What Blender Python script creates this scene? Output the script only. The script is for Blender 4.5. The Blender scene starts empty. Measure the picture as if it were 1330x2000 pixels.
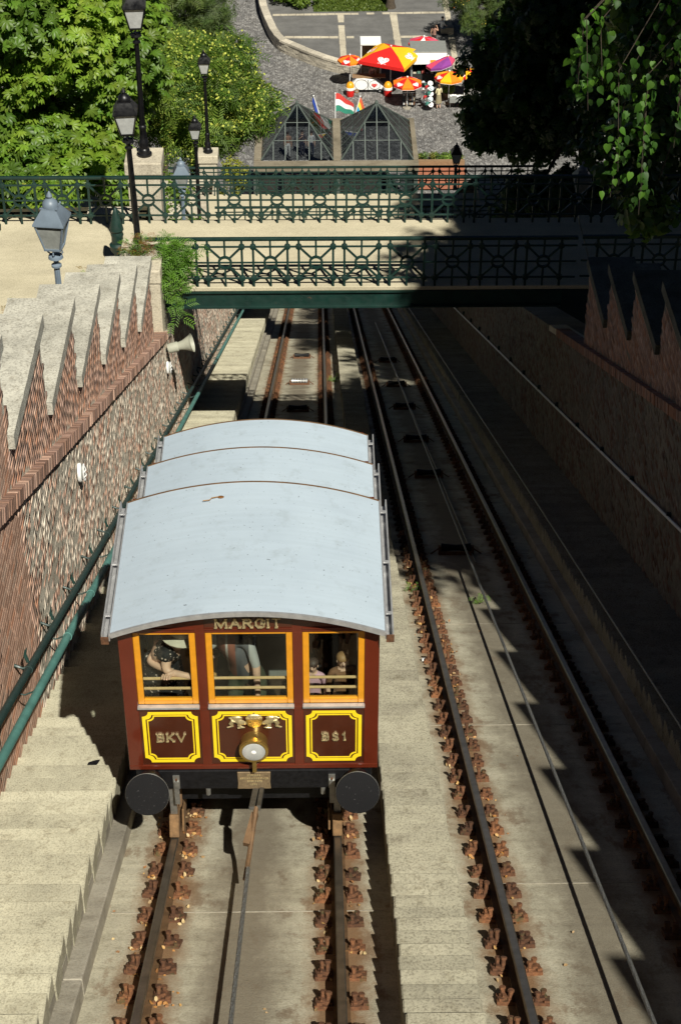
import bpy, math, random
import numpy as np
from mathutils import Vector, Matrix

R = random.Random(11)
RN = np.random.RandomState(5)
rad = math.radians
SC = bpy.context.scene
COL = SC.collection

# ------------------------------------------------------------------ camera, sky, sun, exposure
cam_d = bpy.data.cameras.new("camera")
cam_d.sensor_fit = 'VERTICAL'
cam_d.sensor_height = 24.0
cam_d.lens = 24.0 * 3489 / 2000
cam_d.clip_start = 0.05
cam_d.clip_end = 2000
cam = bpy.data.objects.new("camera", cam_d)
COL.objects.link(cam)
cam.location = (0, 0, 0)
cam.rotation_euler = (rad(90 - 36.46), 0, rad(-0.75))
SC.camera = cam

SUN = Vector((0.285, -0.80, 1.0)).normalized()          # towards the sun
world = bpy.data.worlds.new("World")
SC.world = world
world.use_nodes = True
wt = world.node_tree
bg = wt.nodes["Background"]
sky = wt.nodes.new("ShaderNodeTexSky")
sky.sky_type = 'NISHITA'
sky.sun_disc = False
sky.sun_elevation = math.asin(SUN.z)
sky.sun_rotation = math.atan2(SUN.x, SUN.y)
wt.links.new(sky.outputs[0], bg.inputs[0])
sky.air_density = 0.14
sky.dust_density = 0.0
sky.ozone_density = 1.0
bg.inputs[1].default_value = 0.05

sun_d = bpy.data.lights.new("sun", 'SUN')
sun_d.energy = 5.0
sun_d.angle = rad(0.53)
sun_d.color = (1.0, 0.965, 0.86)
sun = bpy.data.objects.new("sun", sun_d)
COL.objects.link(sun)
sun.rotation_euler = SUN.to_track_quat('Z', 'Y').to_euler()

SC.view_settings.view_transform = 'Standard'
SC.view_settings.look = 'None'
SC.view_settings.exposure = 0.42
SC.view_settings.gamma = 1.0
SC.view_settings.use_curve_mapping = False
SC.cycles.max_bounces = 6
SC.cycles.transparent_max_bounces = 12

# ------------------------------------------------------------------ geometry of the place
SL = 0.4791                                   # gradient of the incline


def rl(y):                                    # height of the rail heads at distance y
    return -6.708 - SL * y


def T(x, y, n=0.0):
    return Vector((x, y, rl(y) + n))


PLAZA = -47.0
DECK1 = -17.35
DECK2 = -27.65
XL, XR = -3.03, 4.68                          # faces of the cutting's walls
ANG = math.atan(SL)

# ------------------------------------------------------------------ mesh helpers


class MB:
    def __init__(s):
        s.v, s.f, s.m, s.c = [], [], [], []

    def add(s, vs, fs, mi=0, col=None):
        o = len(s.v)
        s.v += [tuple(p) for p in vs]
        for f in fs:
            s.f.append(tuple(i + o for i in f))
            s.m.append(mi)
            s.c.append(col)
        return s

    def box(s, x0, x1, y0, y1, z0, z1, mi=0, col=None):
        vs = [(x0, y0, z0), (x1, y0, z0), (x1, y1, z0), (x0, y1, z0), (x0, y0, z1), (x1, y0, z1), (x1, y1, z1), (x0, y1, z1)]
        fs = [(0, 3, 2, 1), (4, 5, 6, 7), (0, 1, 5, 4), (1, 2, 6, 5), (2, 3, 7, 6), (3, 0, 4, 7)]
        return s.add(vs, fs, mi, col)

    def obox(s, M, sx, sy, sz, mi=0, col=None):
        a = MB().box(-sx / 2, sx / 2, -sy / 2, sy / 2, -sz / 2, sz / 2)
        return s.add([M @ Vector(p) for p in a.v], a.f, mi, col)

    def incl(s, x0, x1, y0, y1, n0, n1, mi=0, col=None):
        """a bar that runs down the incline between heights n0 and n1 over the rail plane"""
        vs = [T(x0, y0, n0), T(x1, y0, n0), T(x1, y1, n0), T(x0, y1, n0), T(x0, y0, n1), T(x1, y0, n1), T(x1, y1, n1), T(x0, y1, n1)]
        fs = [(0, 3, 2, 1), (4, 5, 6, 7), (0, 1, 5, 4), (1, 2, 6, 5), (2, 3, 7, 6), (3, 0, 4, 7)]
        return s.add(vs, fs, mi, col)

    def bar(s, a, b, w, h, mi=0, col=None, up=(0, 0, 1)):
        a, b = Vector(a), Vector(b)
        d = (b - a).normalized()
        r = d.cross(Vector(up))
        if r.length < 1e-4:
            r = d.cross(Vector((0, 1, 0)))
        r.normalize()
        u = r.cross(d)
        vs = []
        for p in (a, b):
            for sx, sy in ((-1, -1), (1, -1), (1, 1), (-1, 1)):
                vs.append(p + r * sx * w / 2 + u * sy * h / 2)
        fs = [(3, 2, 1, 0), (4, 5, 6, 7), (0, 1, 5, 4), (1, 2, 6, 5), (2, 3, 7, 6), (3, 0, 4, 7)]
        return s.add(vs, fs, mi, col)

    def tube(s, pts, r, n=8, mi=0, col=None, cap=True):
        pts = [Vector(p) for p in pts]
        rs = r if isinstance(r, (list, tuple)) else [r] * len(pts)
        vs, fs = [], []
        u = None
        for i, p in enumerate(pts):
            d = (pts[min(i + 1, len(pts) - 1)] - pts[max(i - 1, 0)])
            d.normalize()
            if u is None:
                u = d.orthogonal().normalized()
            else:
                u = (u - d * u.dot(d))
                u = u.normalized() if u.length > 1e-5 else d.orthogonal().normalized()
            w = d.cross(u)
            for k in range(n):
                a = 2 * math.pi * k / n
                vs.append(p + (u * math.cos(a) + w * math.sin(a)) * rs[i])
        for i in range(len(pts) - 1):
            for k in range(n):
                k2 = (k + 1) % n
                fs.append((i * n + k, i * n + k2, (i + 1) * n + k2, (i + 1) * n + k))
        if cap:
            fs.append(tuple(range(n - 1, -1, -1)))
            fs.append(tuple(range((len(pts) - 1) * n, len(pts) * n)))
        return s.add(vs, fs, mi, col)

    def lathe(s, prof, n=12, M=None, mi=0, col=None, a0=0.0):
        M = M or Matrix()
        vs, fs = [], []
        for (r, z) in prof:
            for k in range(n):
                a = 2 * math.pi * k / n + a0
                vs.append(M @ Vector((r * math.cos(a), r * math.sin(a), z)))
        for i in range(len(prof) - 1):
            for k in range(n):
                k2 = (k + 1) % n
                fs.append((i * n + k, i * n + k2, (i + 1) * n + k2, (i + 1) * n + k))
        fs.append(tuple(range(n - 1, -1, -1)))
        fs.append(tuple(range((len(prof) - 1) * n, len(prof) * n)))
        return s.add(vs, fs, mi, col)

    def prism(s, poly, d0, d1, M=None, mi=0, col=None):
        """polygon in local XY, extruded along local Z from d0 to d1"""
        M = M or Matrix()
        n = len(poly)
        vs = [M @ Vector((p[0], p[1], d0)) for p in poly] + [M @ Vector((p[0], p[1], d1)) for p in poly]
        fs = [tuple(range(n - 1, -1, -1)), tuple(range(n, 2 * n))]
        for i in range(n):
            j = (i + 1) % n
            fs.append((i, j, n + j, n + i))
        return s.add(vs, fs, mi, col)

    def ball(s, c, r, nu=10, nv=7, mi=0, col=None):
        rx, ry, rz = r if isinstance(r, (tuple, list)) else (r, r, r)
        vs, fs = [(c[0], c[1], c[2] - rz)], []
        for j in range(1, nv):
            t = math.pi * j / nv
            for k in range(nu):
                a = 2 * math.pi * k / nu
                vs.append((c[0] + rx * math.sin(t) * math.cos(a), c[1] + ry * math.sin(t) * math.sin(a), c[2] - rz * math.cos(t)))
        vs.append((c[0], c[1], c[2] + rz))
        for k in range(nu):
            k2 = (k + 1) % nu
            fs.append((0, 1 + k2, 1 + k))
            for j in range(nv - 2):
                a, b = 1 + j * nu, 1 + (j + 1) * nu
                fs.append((a + k, a + k2, b + k2, b + k))
            fs.append((1 + (nv - 2) * nu + k, 1 + (nv - 2) * nu + k2, len(vs) - 1))
        return s.add(vs, fs, mi, col)

    def mesh(s, name, mats=None, smooth=False):
        me = bpy.data.meshes.new(name)
        me.from_pydata(s.v, [], s.f)
        if mats:
            for m in (mats if isinstance(mats, (list, tuple)) else [mats]):
                me.materials.append(m)
        if any(s.m):
            me.polygons.foreach_set("material_index", s.m)
        if any(c is not None for c in s.c):
            ca = me.color_attributes.new("Col", 'FLOAT_COLOR', 'CORNER')
            arr = []
            for f, c in zip(s.f, s.c):
                c = c or (1, 1, 1)
                arr += [c[0], c[1], c[2], 1.0] * len(f)
            ca.data.foreach_set("color", arr)
        if smooth:
            me.shade_smooth()
            me.set_sharp_from_angle(angle=rad(40))
        me.update()
        return me

    def build(s, name, mats, parent=None, smooth=False, loc=None, bevel=0):
        return put(name, s.mesh(name, mats, smooth), parent, loc, bevel)


def put(name, me, parent=None, loc=None, bevel=0, M=None):
    o = bpy.data.objects.new(name, me)
    COL.objects.link(o)
    if parent:
        o.parent = parent
    if loc is not None:
        o.location = loc
    if M is not None:
        o.matrix_local = M
    if bevel:
        b = o.modifiers.new("bevel", 'BEVEL')
        b.width = bevel
        b.segments = 2
        b.limit_method = 'ANGLE'
    return o


def tag(o, label, cat, group=None):
    o["label"] = label
    o["category"] = cat
    if group:
        o["group"] = group
    return o


def struct(o):
    o["kind"] = "structure"
    return o


def stuff(o):
    o["kind"] = "stuff"
    return o


def empty(name, loc, label, cat, group=None):
    o = bpy.data.objects.new(name, None)
    o.empty_display_size = 0.2
    COL.objects.link(o)
    o.location = loc
    return tag(o, label, cat, group)


def copy_tree(o, parent=None):
    c = o.copy()
    COL.objects.link(c)
    c.parent = parent
    for ch in list(o.children):
        copy_tree(ch, c)
    return c


def big_mesh(name, V, F, mat, colors=None, smooth=False):
    """numpy quads/tris -> mesh; F is (n,k); colors (n,3) per face"""
    me = bpy.data.meshes.new(name)
    V = np.asarray(V, dtype=np.float32)
    F = np.asarray(F, dtype=np.int32)
    n, k = F.shape
    me.vertices.add(len(V))
    me.vertices.foreach_set("co", V.ravel())
    me.loops.add(n * k)
    me.loops.foreach_set("vertex_index", F.ravel())
    me.polygons.add(n)
    me.polygons.foreach_set("loop_start", np.arange(0, n * k, k, dtype=np.int32))
    me.polygons.foreach_set("loop_total", np.full(n, k, dtype=np.int32))
    if colors is not None:
        ca = me.color_attributes.new("Col", 'FLOAT_COLOR', 'CORNER')
        c = np.ones((n, 4), dtype=np.float32)
        c[:, :3] = colors
        ca.data.foreach_set("color", np.repeat(c, k, axis=0).ravel())
    me.materials.append(mat)
    me.update(calc_edges=True)
    me.validate()
    if smooth:
        me.shade_smooth()
    return me


# ------------------------------------------------------------------ materials
def new_mat(name):
    m = bpy.data.materials.new(name)
    m.use_nodes = True
    nt = m.node_tree
    return m, nt, nt.nodes["Principled BSDF"]


def nd(nt, t, **kw):
    n = nt.nodes.new(t)
    for k, v in kw.items():
        setattr(n, k, v)
    return n


def pos_node(nt, scale=(1, 1, 1), obj=False):
    mp = nd(nt, "ShaderNodeMapping")
    mp.inputs["Scale"].default_value = scale
    if obj:
        tc = nd(nt, "ShaderNodeTexCoord")
        nt.links.new(tc.outputs["Object"], mp.inputs[0])
    else:
        g = nd(nt, "ShaderNodeNewGeometry")
        nt.links.new(g.outputs["Position"], mp.inputs[0])
    return mp


def noise(nt, mp, scale, detail=5, rough=0.6):
    n = nd(nt, "ShaderNodeTexNoise")
    n.inputs["Scale"].default_value = scale
    n.inputs["Detail"].default_value = detail
    n.inputs["Roughness"].default_value = rough
    nt.links.new(mp.outputs[0], n.inputs["Vector"])
    return n


def ramp(nt, src, stops):
    r = nd(nt, "ShaderNodeValToRGB")
    el = r.color_ramp.elements
    while len(el) < len(stops):
        el.new(0.5)
    for e, (p, c) in zip(el, stops):
        e.position = p
        e.color = (c[0], c[1], c[2], 1)
    nt.links.new(src, r.inputs[0])
    return r


def mixc(nt, a, b, fac, mode='MIX'):
    m = nd(nt, "ShaderNodeMix", data_type='RGBA', blend_type=mode)
    for sock, v in ((m.inputs[0], fac), (m.inputs[6], a), (m.inputs[7], b)):
        if hasattr(v, "is_output"):
            nt.links.new(v, sock)
        else:
            sock.default_value = v if not isinstance(v, tuple) else (v[0], v[1], v[2], 1)
    return m.outputs[2]


def bump(nt, b, h, strength=0.4, dist=0.01):
    n = nd(nt, "ShaderNodeBump")
    n.inputs["Strength"].default_value = strength
    n.inputs["Distance"].default_value = dist
    nt.links.new(h, n.inputs["Height"])
    nt.links.new(n.outputs[0], b.inputs["Normal"])
    return n


def M_plain(name, col, rough=0.5, metal=0.0, var=0.15, scale=6.0, bmp=0.0, bscale=40, spec=0.5, coat=0.0, obj=False):
    m, nt, b = new_mat(name)
    mp = pos_node(nt, obj=obj)
    n = noise(nt, mp, scale)
    lo = tuple(max(0, c * (1 - var)) for c in col)
    hi = tuple(min(1, c * (1 + var)) for c in col)
    r = ramp(nt, n.outputs[0], [(0.3, lo), (0.7, hi)])
    nt.links.new(r.outputs[0], b.inputs["Base Color"])
    b.inputs["Roughness"].default_value = rough
    b.inputs["Metallic"].default_value = metal
    b.inputs["Specular IOR Level"].default_value = spec
    b.inputs["Coat Weight"].default_value = coat
    if bmp:
        n2 = noise(nt, mp, bscale)
        bump(nt, b, n2.outputs[0], bmp, 0.01)
    return m


def M_attr(name, rough=0.8, var=0.35, scale=25.0, bmp=0.5, bscale=60, dist=0.01, spec=0.3, stain=None):
    m, nt, b = new_mat(name)
    a = nd(nt, "ShaderNodeAttribute", attribute_name="Col")
    mp = pos_node(nt)
    n = noise(nt, mp, scale)
    r = ramp(nt, n.outputs[0], [(0.25, (1 - var,) * 3), (0.75, (1 + var,) * 3)])
    c = mixc(nt, a.outputs[0], r.outputs[0], 1.0, 'MULTIPLY')
    if stain:
        n3 = noise(nt, mp, stain[0], 6, 0.7)
        r3 = ramp(nt, n3.outputs[0], [(stain[1], (0, 0, 0)), (stain[2], (1, 1, 1))])
        c = mixc(nt, c, stain[3], r3.outputs[0])
    nt.links.new(c, b.inputs["Base Color"])
    b.inputs["Roughness"].default_value = rough
    b.inputs["Specular IOR Level"].default_value = spec
    if bmp:
        n2 = noise(nt, mp, bscale)
        bump(nt, b, n2.outputs[0], bmp, dist)
    return m


def M_concrete(name, base, dark, light, cross=1.0, speck=0.5, stain_amt=0.5, fine=70, big=0.9, rand=0.0):
    """weathered concrete: cloudy stains, shutter streaks across, dark specks"""
    m, nt, b = new_mat(name)
    mp = pos_node(nt)
    mpx = pos_node(nt, (0.35, 6 * cross, 6 * cross))
    n1 = noise(nt, mp, big, 8, 0.65)
    n2 = noise(nt, mpx, 1.6, 5, 0.6)
    n3 = noise(nt, mp, fine, 4, 0.7)
    n4 = noise(nt, mp, 7, 8, 0.75)
    r1 = ramp(nt, n1.outputs[0], [(0.3, dark), (0.52, base), (0.75, light)])
    r2 = ramp(nt, n2.outputs[0], [(0.3, (0.80, 0.79, 0.77)), (0.7, (1.12, 1.11, 1.08))])
    c = mixc(nt, r1.outputs[0], r2.outputs[0], 0.75, 'MULTIPLY')
    r3 = ramp(nt, n3.outputs[0], [(0.36, (0.35, 0.33, 0.3)), (0.5, (1, 1, 1)), (0.68, (1.25, 1.24, 1.2))])
    c = mixc(nt, c, r3.outputs[0], speck, 'MULTIPLY')
    r4 = ramp(nt, n4.outputs[0], [(0.52, (1, 1, 1)), (0.72, (0.52, 0.48, 0.43))])
    c = mixc(nt, c, r4.outputs[0], stain_amt, 'MULTIPLY')
    if rand:
        oi = nd(nt, "ShaderNodeObjectInfo")
        r5 = ramp(nt, oi.outputs["Random"], [(0.0, (1 - rand,) * 3), (1.0, (1 + rand * 0.6,) * 3)])
        c = mixc(nt, c, r5.outputs[0], 1.0, 'MULTIPLY')
    nt.links.new(c, b.inputs["Base Color"])
    b.inputs["Roughness"].default_value = 0.9
    b.inputs["Specular IOR Level"].default_value = 0.25
    bump(nt, b, n3.outputs[0], 0.5, 0.012)
    return m


def M_bed(rails):
    """track concrete with rusty run-off beside the rails and a greasy line down the middle of each track"""
    m = M_concrete("stained_track_concrete", (0.51, 0.475, 0.365), (0.33, 0.30, 0.225), (0.59, 0.555, 0.435), 1.0, 0.4, 0.8, 55, 1.3)
    nt = m.node_tree
    b = nt.nodes["Principled BSDF"]
    src = b.inputs["Base Color"].links[0].from_socket
    g = nd(nt, "ShaderNodeNewGeometry")
    s = nd(nt, "ShaderNodeSeparateXYZ")
    nt.links.new(g.outputs["Position"], s.inputs[0])
    mp = pos_node(nt, (1, 0.5, 0.5))
    n = noise(nt, mp, 3.2, 7, 0.7)
    c = src
    for xr, w, col, amt in [(x, 0.34, (0.24, 0.135, 0.065), 0.95) for x in rails] + [(-0.66, 0.5, (0.17, 0.14, 0.10), 0.8), (2.25, 0.5, (0.17, 0.145, 0.105), 0.8)]:
        d = nd(nt, "ShaderNodeMath", operation='SUBTRACT')
        d.inputs[1].default_value = xr
        nt.links.new(s.outputs[0], d.inputs[0])
        a = nd(nt, "ShaderNodeMath", operation='ABSOLUTE')
        nt.links.new(d.outputs[0], a.inputs[0])
        r = nd(nt, "ShaderNodeMapRange")
        r.inputs[1].default_value = 0.05
        r.inputs[2].default_value = w
        r.inputs[3].default_value = 0.62
        r.inputs[4].default_value = 0.0
        nt.links.new(a.outputs[0], r.inputs[0])
        ad = nd(nt, "ShaderNodeMath", operation='ADD')
        nt.links.new(r.outputs[0], ad.inputs[0])
        nt.links.new(n.outputs[0], ad.inputs[1])
        k = ramp(nt, ad.outputs[0], [(0.56, (0, 0, 0)), (0.98, (amt,) * 3)])
        c = mixc(nt, c, col, k.outputs[0])
    nt.links.new(c, b.inputs["Base Color"])
    return m


def M_leaf(name, trans=0.35, rough=0.45, tint=(1.2, 1.5, 0.5)):
    m, nt, b = new_mat(name)
    a = nd(nt, "ShaderNodeAttribute", attribute_name="Col")
    nt.links.new(a.outputs[0], b.inputs["Base Color"])
    b.inputs["Roughness"].default_value = rough
    b.inputs["Specular IOR Level"].default_value = 0.4
    t = nd(nt, "ShaderNodeBsdfTranslucent")
    c = mixc(nt, a.outputs[0], tint, 1.0, 'MULTIPLY')
    nt.links.new(c, t.inputs[0])
    mx = nd(nt, "ShaderNodeMixShader")
    mx.inputs[0].default_value = trans
    nt.links.new(b.outputs[0], mx.inputs[1])
    nt.links.new(t.outputs[0], mx.inputs[2])
    nt.links.new(mx.outputs[0], nt.nodes["Material Output"].inputs[0])
    return m


def M_glass(name, tint=(0.9, 0.95, 0.95), refl=0.12, rough=0.02):
    m, nt, b = new_mat(name)
    nt.nodes.remove(b)
    tr = nd(nt, "ShaderNodeBsdfTransparent")
    tr.inputs[0].default_value = (*tint, 1)
    gl = nd(nt, "ShaderNodeBsdfGlossy")
    gl.inputs["Roughness"].default_value = rough
    fr = nd(nt, "ShaderNodeLayerWeight")
    fr.inputs[0].default_value = 0.2
    mt = nd(nt, "ShaderNodeMath", operation='MULTIPLY_ADD')
    mt.inputs[1].default_value = 0.5
    mt.inputs[2].default_value = refl
    nt.links.new(fr.outputs["Fresnel"], mt.inputs[0])
    mx = nd(nt, "ShaderNodeMixShader")
    nt.links.new(mt.outputs[0], mx.inputs[0])
    nt.links.new(tr.outputs[0], mx.inputs[1])
    nt.links.new(gl.outputs[0], mx.inputs[2])
    nt.links.new(mx.outputs[0], nt.nodes["Material Output"].inputs[0])
    return m


def M_iron(name, col, rough=0.38, rust=(0.16, 0.06, 0.025), lo=0.66, hi=0.78):
    """paint over iron with rust patches"""
    m, nt, b = new_mat(name)
    mp = pos_node(nt)
    n = noise(nt, mp, 9, 7, 0.7)
    n2 = noise(nt, mp, 3)
    r = ramp(nt, n2.outputs[0], [(0.3, tuple(c * 0.75 for c in col)), (0.7, tuple(c * 1.25 for c in col))])
    r2 = ramp(nt, n.outputs[0], [(lo, (0, 0, 0)), (hi, (1, 1, 1))])
    c = mixc(nt, r.outputs[0], rust, r2.outputs[0])
    nt.links.new(c, b.inputs["Base Color"])
    rr = ramp(nt, n.outputs[0], [(0.3, (rough,) * 3), (hi, (0.8,) * 3)])
    nt.links.new(rr.outputs[0], b.inputs["Roughness"])
    bump(nt, b, n.outputs[0], 0.15, 0.005)
    return m


def M_cobble(name):
    m, nt, b = new_mat(name)
    g = pos_node(nt, (1, 1, 0))
    sep = nd(nt, "ShaderNodeSeparateXYZ")
    nt.links.new(g.outputs[0], sep.inputs[0])
    # courses laid in shallow fans: shift the rows by a sine of the cross position
    w = nd(nt, "ShaderNodeMath", operation='MULTIPLY')
    w.inputs[1].default_value = 4.2
    nt.links.new(sep.outputs[0], w.inputs[0])
    sn = nd(nt, "ShaderNodeMath", operation='SINE')
    nt.links.new(w.outputs[0], sn.inputs[0])
    ab = nd(nt, "ShaderNodeMath", operation='ABSOLUTE')
    nt.links.new(sn.outputs[0], ab.inputs[0])
    ml = nd(nt, "ShaderNodeMath", operation='MULTIPLY_ADD')
    ml.inputs[1].default_value = 0.42
    nt.links.new(ab.outputs[0], ml.inputs[0])
    nt.links.new(sep.outputs[1], ml.inputs[2])
    cb = nd(nt, "ShaderNodeCombineXYZ")
    nt.links.new(sep.outputs[0], cb.inputs[0])
    nt.links.new(ml.outputs[0], cb.inputs[1])
    v = nd(nt, "ShaderNodeTexVoronoi")
    v.inputs["Scale"].default_value = 6.0
    v.inputs["Randomness"].default_value = 0.55
    nt.links.new(cb.outputs[0], v.inputs["Vector"])
    v2 = nd(nt, "ShaderNodeTexVoronoi", feature='DISTANCE_TO_EDGE')
    v2.inputs["Scale"].default_value = 6.0
    v2.inputs["Randomness"].default_value = 0.55
    nt.links.new(cb.outputs[0], v2.inputs["Vector"])
    sepc = nd(nt, "ShaderNodeSeparateColor")
    nt.links.new(v.outputs["Color"], sepc.inputs[0])
    r = ramp(nt, sepc.outputs[0], [(0.0, (0.12, 0.117, 0.115)), (0.6, (0.19, 0.187, 0.183)), (1.0, (0.30, 0.295, 0.285))])
    e = ramp(nt, v2.outputs["Distance"], [(0.02, (0.35, 0.33, 0.30)), (0.10, (1, 1, 1))])
    c = mixc(nt, r.outputs[0], e.outputs[0], 1.0, 'MULTIPLY')
    n = noise(nt, g, 0.35, 6)
    rn = ramp(nt, n.outputs[0], [(0.3, (0.75, 0.75, 0.75)), (0.7, (1.25, 1.22, 1.18))])
    c = mixc(nt, c, rn.outputs[0], 1.0, 'MULTIPLY')
    nt.links.new(c, b.inputs["Base Color"])
    b.inputs["Roughness"].default_value = 0.75
    bump(nt, b, e.outputs[0], 0.5, 0.02)
    return m


MT = {}
MT['bed'] = M_concrete("track_concrete", (0.46, 0.43, 0.305), (0.31, 0.285, 0.205), (0.53, 0.50, 0.37), 1.0, 0.25, 0.5, 55)
MT['bed'] = M_bed((-1.377, 0.123, 1.501, 3.001))
MT['step'] = M_concrete("step_concrete", (0.44, 0.415, 0.31), (0.32, 0.30, 0.225), (0.50, 0.475, 0.36), 0.5, 0.5, 0.8, 60, 1.4, 0.07)
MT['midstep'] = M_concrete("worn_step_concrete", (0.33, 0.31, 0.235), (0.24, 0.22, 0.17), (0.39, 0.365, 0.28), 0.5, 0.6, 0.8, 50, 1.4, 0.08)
MT['kerb'] = M_concrete("kerb_concrete", (0.36, 0.33, 0.27), (0.23, 0.21, 0.17), (0.44, 0.41, 0.34), 0.3, 0.3, 0.6, 40)
MT['coping'] = M_concrete("coping_stone", (0.47, 0.455, 0.395), (0.30, 0.29, 0.25), (0.56, 0.545, 0.475), 0.15, 0.6, 0.75, 38, 1.6)
MT['darkcoping'] = M_concrete("dark_coping_stone", (0.11, 0.115, 0.095), (0.06, 0.065, 0.05), (0.17, 0.175, 0.15), 0.15, 0.6, 0.7, 38, 1.6)  # coping concrete in a much darker tone, for the right-hand slabs
MT['stone'] = M_concrete("pale_stone", (0.52, 0.47, 0.37), (0.35, 0.31, 0.25), (0.6, 0.55, 0.44), 0.2, 0.5, 0.5, 30)
MT['sand'] = M_concrete("sandy_paving", (0.50, 0.45, 0.325), (0.44, 0.395, 0.28), (0.56, 0.505, 0.37), 0.2, 0.35, 0.12, 45)
MT['mortar'] = M_concrete("lime_mortar", (0.62, 0.575, 0.48), (0.44, 0.39, 0.31), (0.70, 0.655, 0.56), 0.4, 0.5, 0.5, 40)
MT['shademortar'] = M_concrete("shade_dimmed_mortar", (0.20, 0.185, 0.155), (0.11, 0.10, 0.085), (0.27, 0.25, 0.21), 0.4, 0.5, 0.6, 40)  # mortar darkened to paint in the right wall's shade
MT['brick'] = M_attr("fired_brick", 0.88, 0.22, 22, 0.35, 55, 0.005)
MT['oldbrick'] = M_attr("weathered_brick", 0.92, 0.3, 16, 0.45, 34, 0.007, stain=(1.1, 0.58, 0.74, (0.16, 0.12, 0.085)))
MT['green'] = M_iron("dark_green_paint", (0.006, 0.027, 0.021), 0.32)
MT['teal'] = M_iron("teal_pipe_paint", (0.085, 0.225, 0.195), 0.4, lo=0.78, hi=0.86)
MT['darkpipe'] = M_iron("dark_pipe_paint", (0.016, 0.040, 0.035), 0.4)
MT['black'] = M_iron("black_iron_paint", (0.004, 0.004, 0.005), 0.2, lo=0.8, hi=0.9)
MT['blackframe'] = M_plain("black_frame_paint", (0.006, 0.006, 0.007), 0.55, 0, 0.5, 25, 0.1, spec=0.22)
MT['lampgrey'] = M_plain("bluegrey_lamp_paint", (0.15, 0.19, 0.235), 0.45, 0, 0.12, 5)
MT['rust'] = M_plain("rusty_iron", (0.105, 0.046, 0.02), 0.9, 0.1, 0.45, 30, 0.6, 80)
MT['railside'] = M_plain("rail_web", (0.15, 0.085, 0.04), 0.75, 0.3, 0.3, 8, 0.3, 60)
MT['railtop'] = M_plain("rail_head", (0.24, 0.21, 0.17), 0.38, 0.85, 0.25, 7)
MT['steel'] = M_plain("dull_steel", (0.32, 0.32, 0.30), 0.45, 0.8, 0.3, 18)
MT['cable'] = M_plain("wire_rope", (0.20, 0.20, 0.19), 0.5, 0.7, 0.35, 90, 0.6, 120)
MT['maroon'] = M_plain("maroon_coach_paint", (0.098, 0.016, 0.0065), 0.22, 0, 0.12, 3, coat=0.25)
MT['panel'] = M_plain("dark_panel_paint", (0.055, 0.015, 0.007), 0.2, 0, 0.15, 3, coat=0.3)
MT['ochre'] = M_plain("varnished_frame", (0.60, 0.25, 0.012), 0.35, 0, 0.10, 12, coat=0.2)
MT['yellow'] = M_plain("yellow_lining", (0.80, 0.58, 0.015), 0.4, 0, 0.05, 20)
MT['brass'] = M_plain("polished_brass", (0.58, 0.40, 0.12), 0.3, 0.9, 0.12, 14)
MT['oldbrass'] = M_plain("tarnished_brass", (0.60, 0.50, 0.28), 0.38, 0.7, 0.25, 40, 0.3, 90)
MT['plate'] = M_plain("cast_bronze", (0.30, 0.22, 0.13), 0.5, 0.6, 0.25, 40, 0.3, 90)
def M_bufferface():
    m, nt, b = new_mat("scuffed_black_face")
    mp = pos_node(nt)
    n = noise(nt, mp, 60, 4, 0.6)
    r = ramp(nt, n.outputs[0], [(0.66, (0.007, 0.007, 0.008)), (0.74, (0.12, 0.12, 0.12))])
    nt.links.new(r.outputs[0], b.inputs["Base Color"])
    b.inputs["Roughness"].default_value = 0.42
    b.inputs["Specular IOR Level"].default_value = 0.25
    return m


MT['bufferface'] = M_bufferface()
MT['roof'] = None
MT['alu'] = M_plain("aluminium", (0.50, 0.50, 0.50), 0.4, 0.6, 0.18, 12)
MT['woodbar'] = M_plain("light_wood", (0.58, 0.40, 0.20), 0.4, 0, 0.12, 25, coat=0.2)
MT['slat'] = M_plain("brown_slats", (0.46, 0.29, 0.11), 0.4, 0, 0.2, 10, coat=0.2)
MT['inside'] = M_plain("dark_interior", (0.035, 0.022, 0.012), 0.6, 0, 0.2, 6)
MT['metalpanel'] = M_plain("grey_metal_panel", (0.30, 0.31, 0.29), 0.45, 0.3, 0.1, 6)
MT['glass'] = M_glass("window_glass", (0.90, 0.93, 0.90), 0.03)
MT['roofglass'] = M_glass("roof_glass", (0.50, 0.53, 0.55), 0.10)
MT['lens'] = M_plain("lens_glass", (0.62, 0.64, 0.63), 0.22, 0.5, 0.1, 5)
MT['frosted'] = M_plain("frosted_lamp_glass", (0.42, 0.43, 0.42), 0.3, 0, 0.15, 9)
MT['lampdark'] = M_plain("dusty_lamp_glass", (0.27, 0.28, 0.26), 0.3, 0, 0.25, 6)
MT['ochrestone'] = M_concrete("roof_beam_concrete", (0.22, 0.19, 0.14), (0.14, 0.12, 0.085), (0.28, 0.25, 0.19), 0.3, 0.5, 0.6, 30)
MT['greenframe'] = M_plain("grey_green_frame", (0.085, 0.105, 0.092), 0.5, 0.2, 0.2, 5)
MT['cobble'] = M_cobble("cobbles")
MT['asphalt'] = M_concrete("asphalt", (0.145, 0.143, 0.14), (0.115, 0.113, 0.11), (0.18, 0.177, 0.172), 0.2, 0.4, 0.25, 40)
MT['soil'] = M_concrete("soil", (0.05, 0.045, 0.025), (0.03, 0.03, 0.016), (0.08, 0.07, 0.04), 0.2, 0.5, 0.5, 8)
MT['grass'] = M_plain("lawn", (0.075, 0.11, 0.022), 0.9, 0, 0.6, 2.5, 0.8, 20)
MT['bark'] = M_plain("bark", (0.06, 0.045, 0.03), 0.95, 0, 0.4, 12, 0.9, 25)
MT['leaf'] = M_leaf("leaf_broad")
MT['leafshine'] = M_leaf("leaf_glossy", 0.45, 0.55, (1.3, 1.7, 0.4))
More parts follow.
